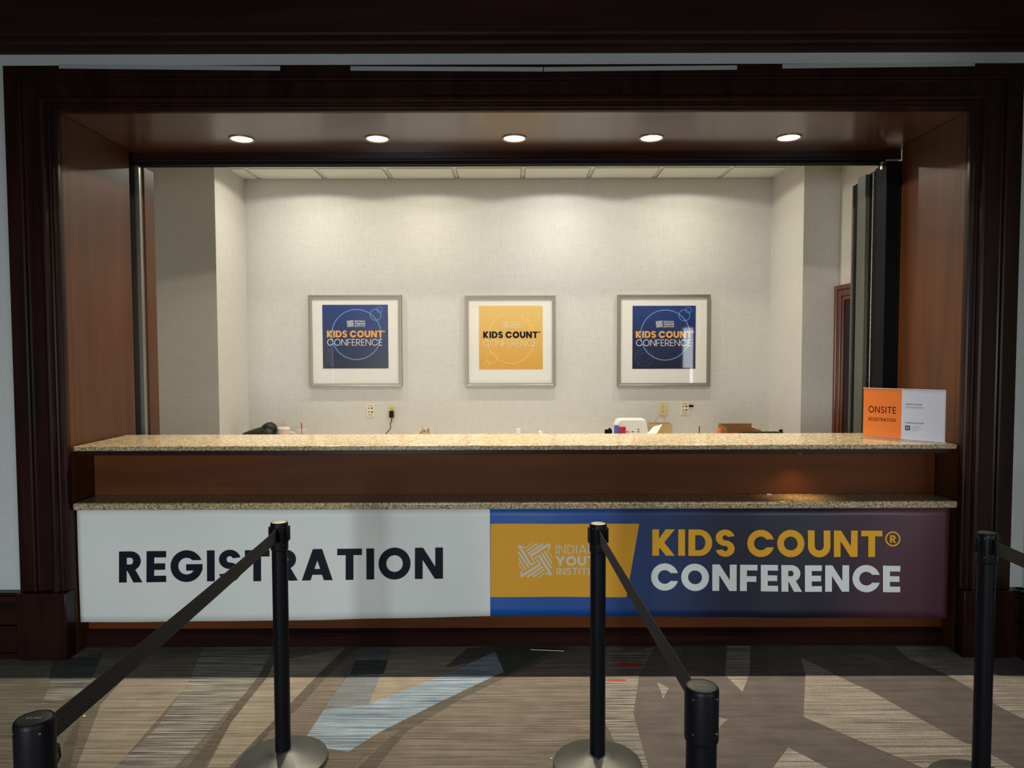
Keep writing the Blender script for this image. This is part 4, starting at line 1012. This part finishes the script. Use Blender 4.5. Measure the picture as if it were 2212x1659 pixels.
o = b.build('bag_body', M['kraft'], gb, smooth=False); so = o.modifiers.new('thickness', 'SOLIDIFY'); so.thickness = 0.0015
for y in (-0.052, 0.052):
    b = MB(); hh = K(0, 902).z-ZK
    pts = [(-0.05+0.1*t/12, y, hg-0.03+(hh-hg+0.025)*math.sin(math.pi*t/12)**0.6 if 0 < t < 12 else hg-0.03) for t in range(13)]
    b.tube([(p[0]+(0.02 if y > 0 else -0.012), p[1], p[2]) for p in pts], 0.0018, 6); b.build('handle', M['kraft'], gb)
b = MB(); b.tube([(0, 0, 0.0005), (0, 0.002, K(0, 924.5).z-ZK)], 0.0035, 8); b.lathe([(0.03, 0.0005), (0.03, 0.006), (0.004, 0.008)], n=20)
tag(b.build('pen_stand', M['soot'], loc=at(1511)), 'thin black upright rod on a small foot, right of the brown carrier bag', 'pen holder')
b = MB(); b.lathe([(0.02, 0.0005), (0.021, 0.003), (0.021, K(0, 929).z-ZK-0.002), (0.019, K(0, 929).z-ZK)], n=24)
tag(b.build('orange_tub', M['orange'], loc=at(1554.5)), 'small orange tub left of the cardboard tray', 'tub')
kp2 = at(1602); ct = thing('cardboard_tray', 'open brown cardboard tray at the right of the back desk', 'box', (kp2[0], YK+0.06, ZK))
hb = K(0, 922).z-ZK-0.006; kw = 37*PXM
b = MB(); b.box(-kw, kw, -0.12, 0.12, 0.0005, 0.004); b.build('tray_bottom', M['card'], ct, smooth=False)
b = MB(); b.box(-kw, kw, 0.117, 0.12, 0.0045, hb); b.build('tray_side', M['card'], ct, smooth=False)
b = MB(); b.hexa([(-kw, -0.12, 0.0045), (-kw, 0.1165, 0.0045), (-kw, 0.1165, hb), (-kw, -0.12, hb*0.92)], [(-kw+0.003, -0.12, 0.0045), (-kw+0.003, 0.1165, 0.0045), (-kw+0.003, 0.1165, hb), (-kw+0.003, -0.12, hb*0.92)]); b.build('tray_side', M['card'], ct, smooth=False)
b = MB(); b.box(kw-0.003, kw, -0.12, 0.1165, 0.0045, hb*0.8); b.build('tray_side', M['card'], ct, smooth=False)
lp = at(1626); b = MB(); hl = K(0, 930.5).z-ZK
kw2 = 39*PXM
b.box(-kw2, kw2, -0.05, 0.03, 0.0005, hl)
for i in range(5): b.box(-kw2+0.02+0.055*i, -kw2+0.05+0.055*i, -0.045, 0.025, hl-0.001, hl+0.002)
tag(b.build('flat_device', M['black'], loc=(lp[0], 2.13, ZK), bevel=0.003), 'long flat black device in front of the cardboard tray', 'device')
b = MB(); b.lathe([(0.016, 0.0005), (0.017, 0.004), (0.016, K(0, 932).z-ZK-0.004), (0.009, K(0, 932).z-ZK)], n=20)
tag(b.build('dark_knob', M['black'], loc=at(1687)), 'tiny dark knob at the far right of the back desk', 'knob')
b = MB(); hs = K(0, 928).z-ZK; b.box(-0.03, 0.03, -0.016, 0.016, 0.0005, hs-0.012); b.lathe([(0.012, hs-0.0115), (0.013, hs-0.004), (0.006, hs)], (0.012, 0, 0), 16)
tag(b.build('desk_gadget', M['black'], loc=at(1314), bevel=0.004), 'small dark gadget standing left of the red and blue carton', 'gadget')

# ================================================================== SCRAPS ON THE CARPET
ZF = 0.0025
p = atZ(1182, 1405, ZF); b = MB(); b.box(-0.087, 0.087, -0.003, 0.003, 0.0, 0.0025)
o = tag(b.build('thin_stick', M['stick'], loc=(p.x, p.y, ZF), bevel=0.0008), 'thin pale stick lying on the carpet below the banner', 'stick'); o.rotation_euler = (0, 0, R(-6))
p = atZ(182, 1547, ZF); b = MB(); b.lathe([(0.0055, 0.0), (0.006, 0.001), (0.0055, 0.002)], n=24)
tag(b.build('yellow_token', M['yellow'], loc=(p.x, p.y, ZF)), 'small round yellow dot on the carpet near the bottom left post', 'token')
p = atZ(1191, 1639, ZF); b = MB(); b.box(-0.003, 0.003, -0.002, 0.002, 0, 0.003)
tag(b.build('white_crumb', M['paper'], loc=(p.x, p.y, ZF), bevel=0.0008), 'tiny white scrap on the carpet left of a round base', 'scrap')
p = atZ(1661, 1068, 0.787); b = MB(); b.box(-0.011, 0.011, -0.006, 0.006, 0, 0.003)
tag(b.build('plastic_scrap', M['white2'], loc=(p.x, p.y, 0.7872), bevel=0.001), 'tiny white scrap on the lower granite ledge at the right', 'scrap')
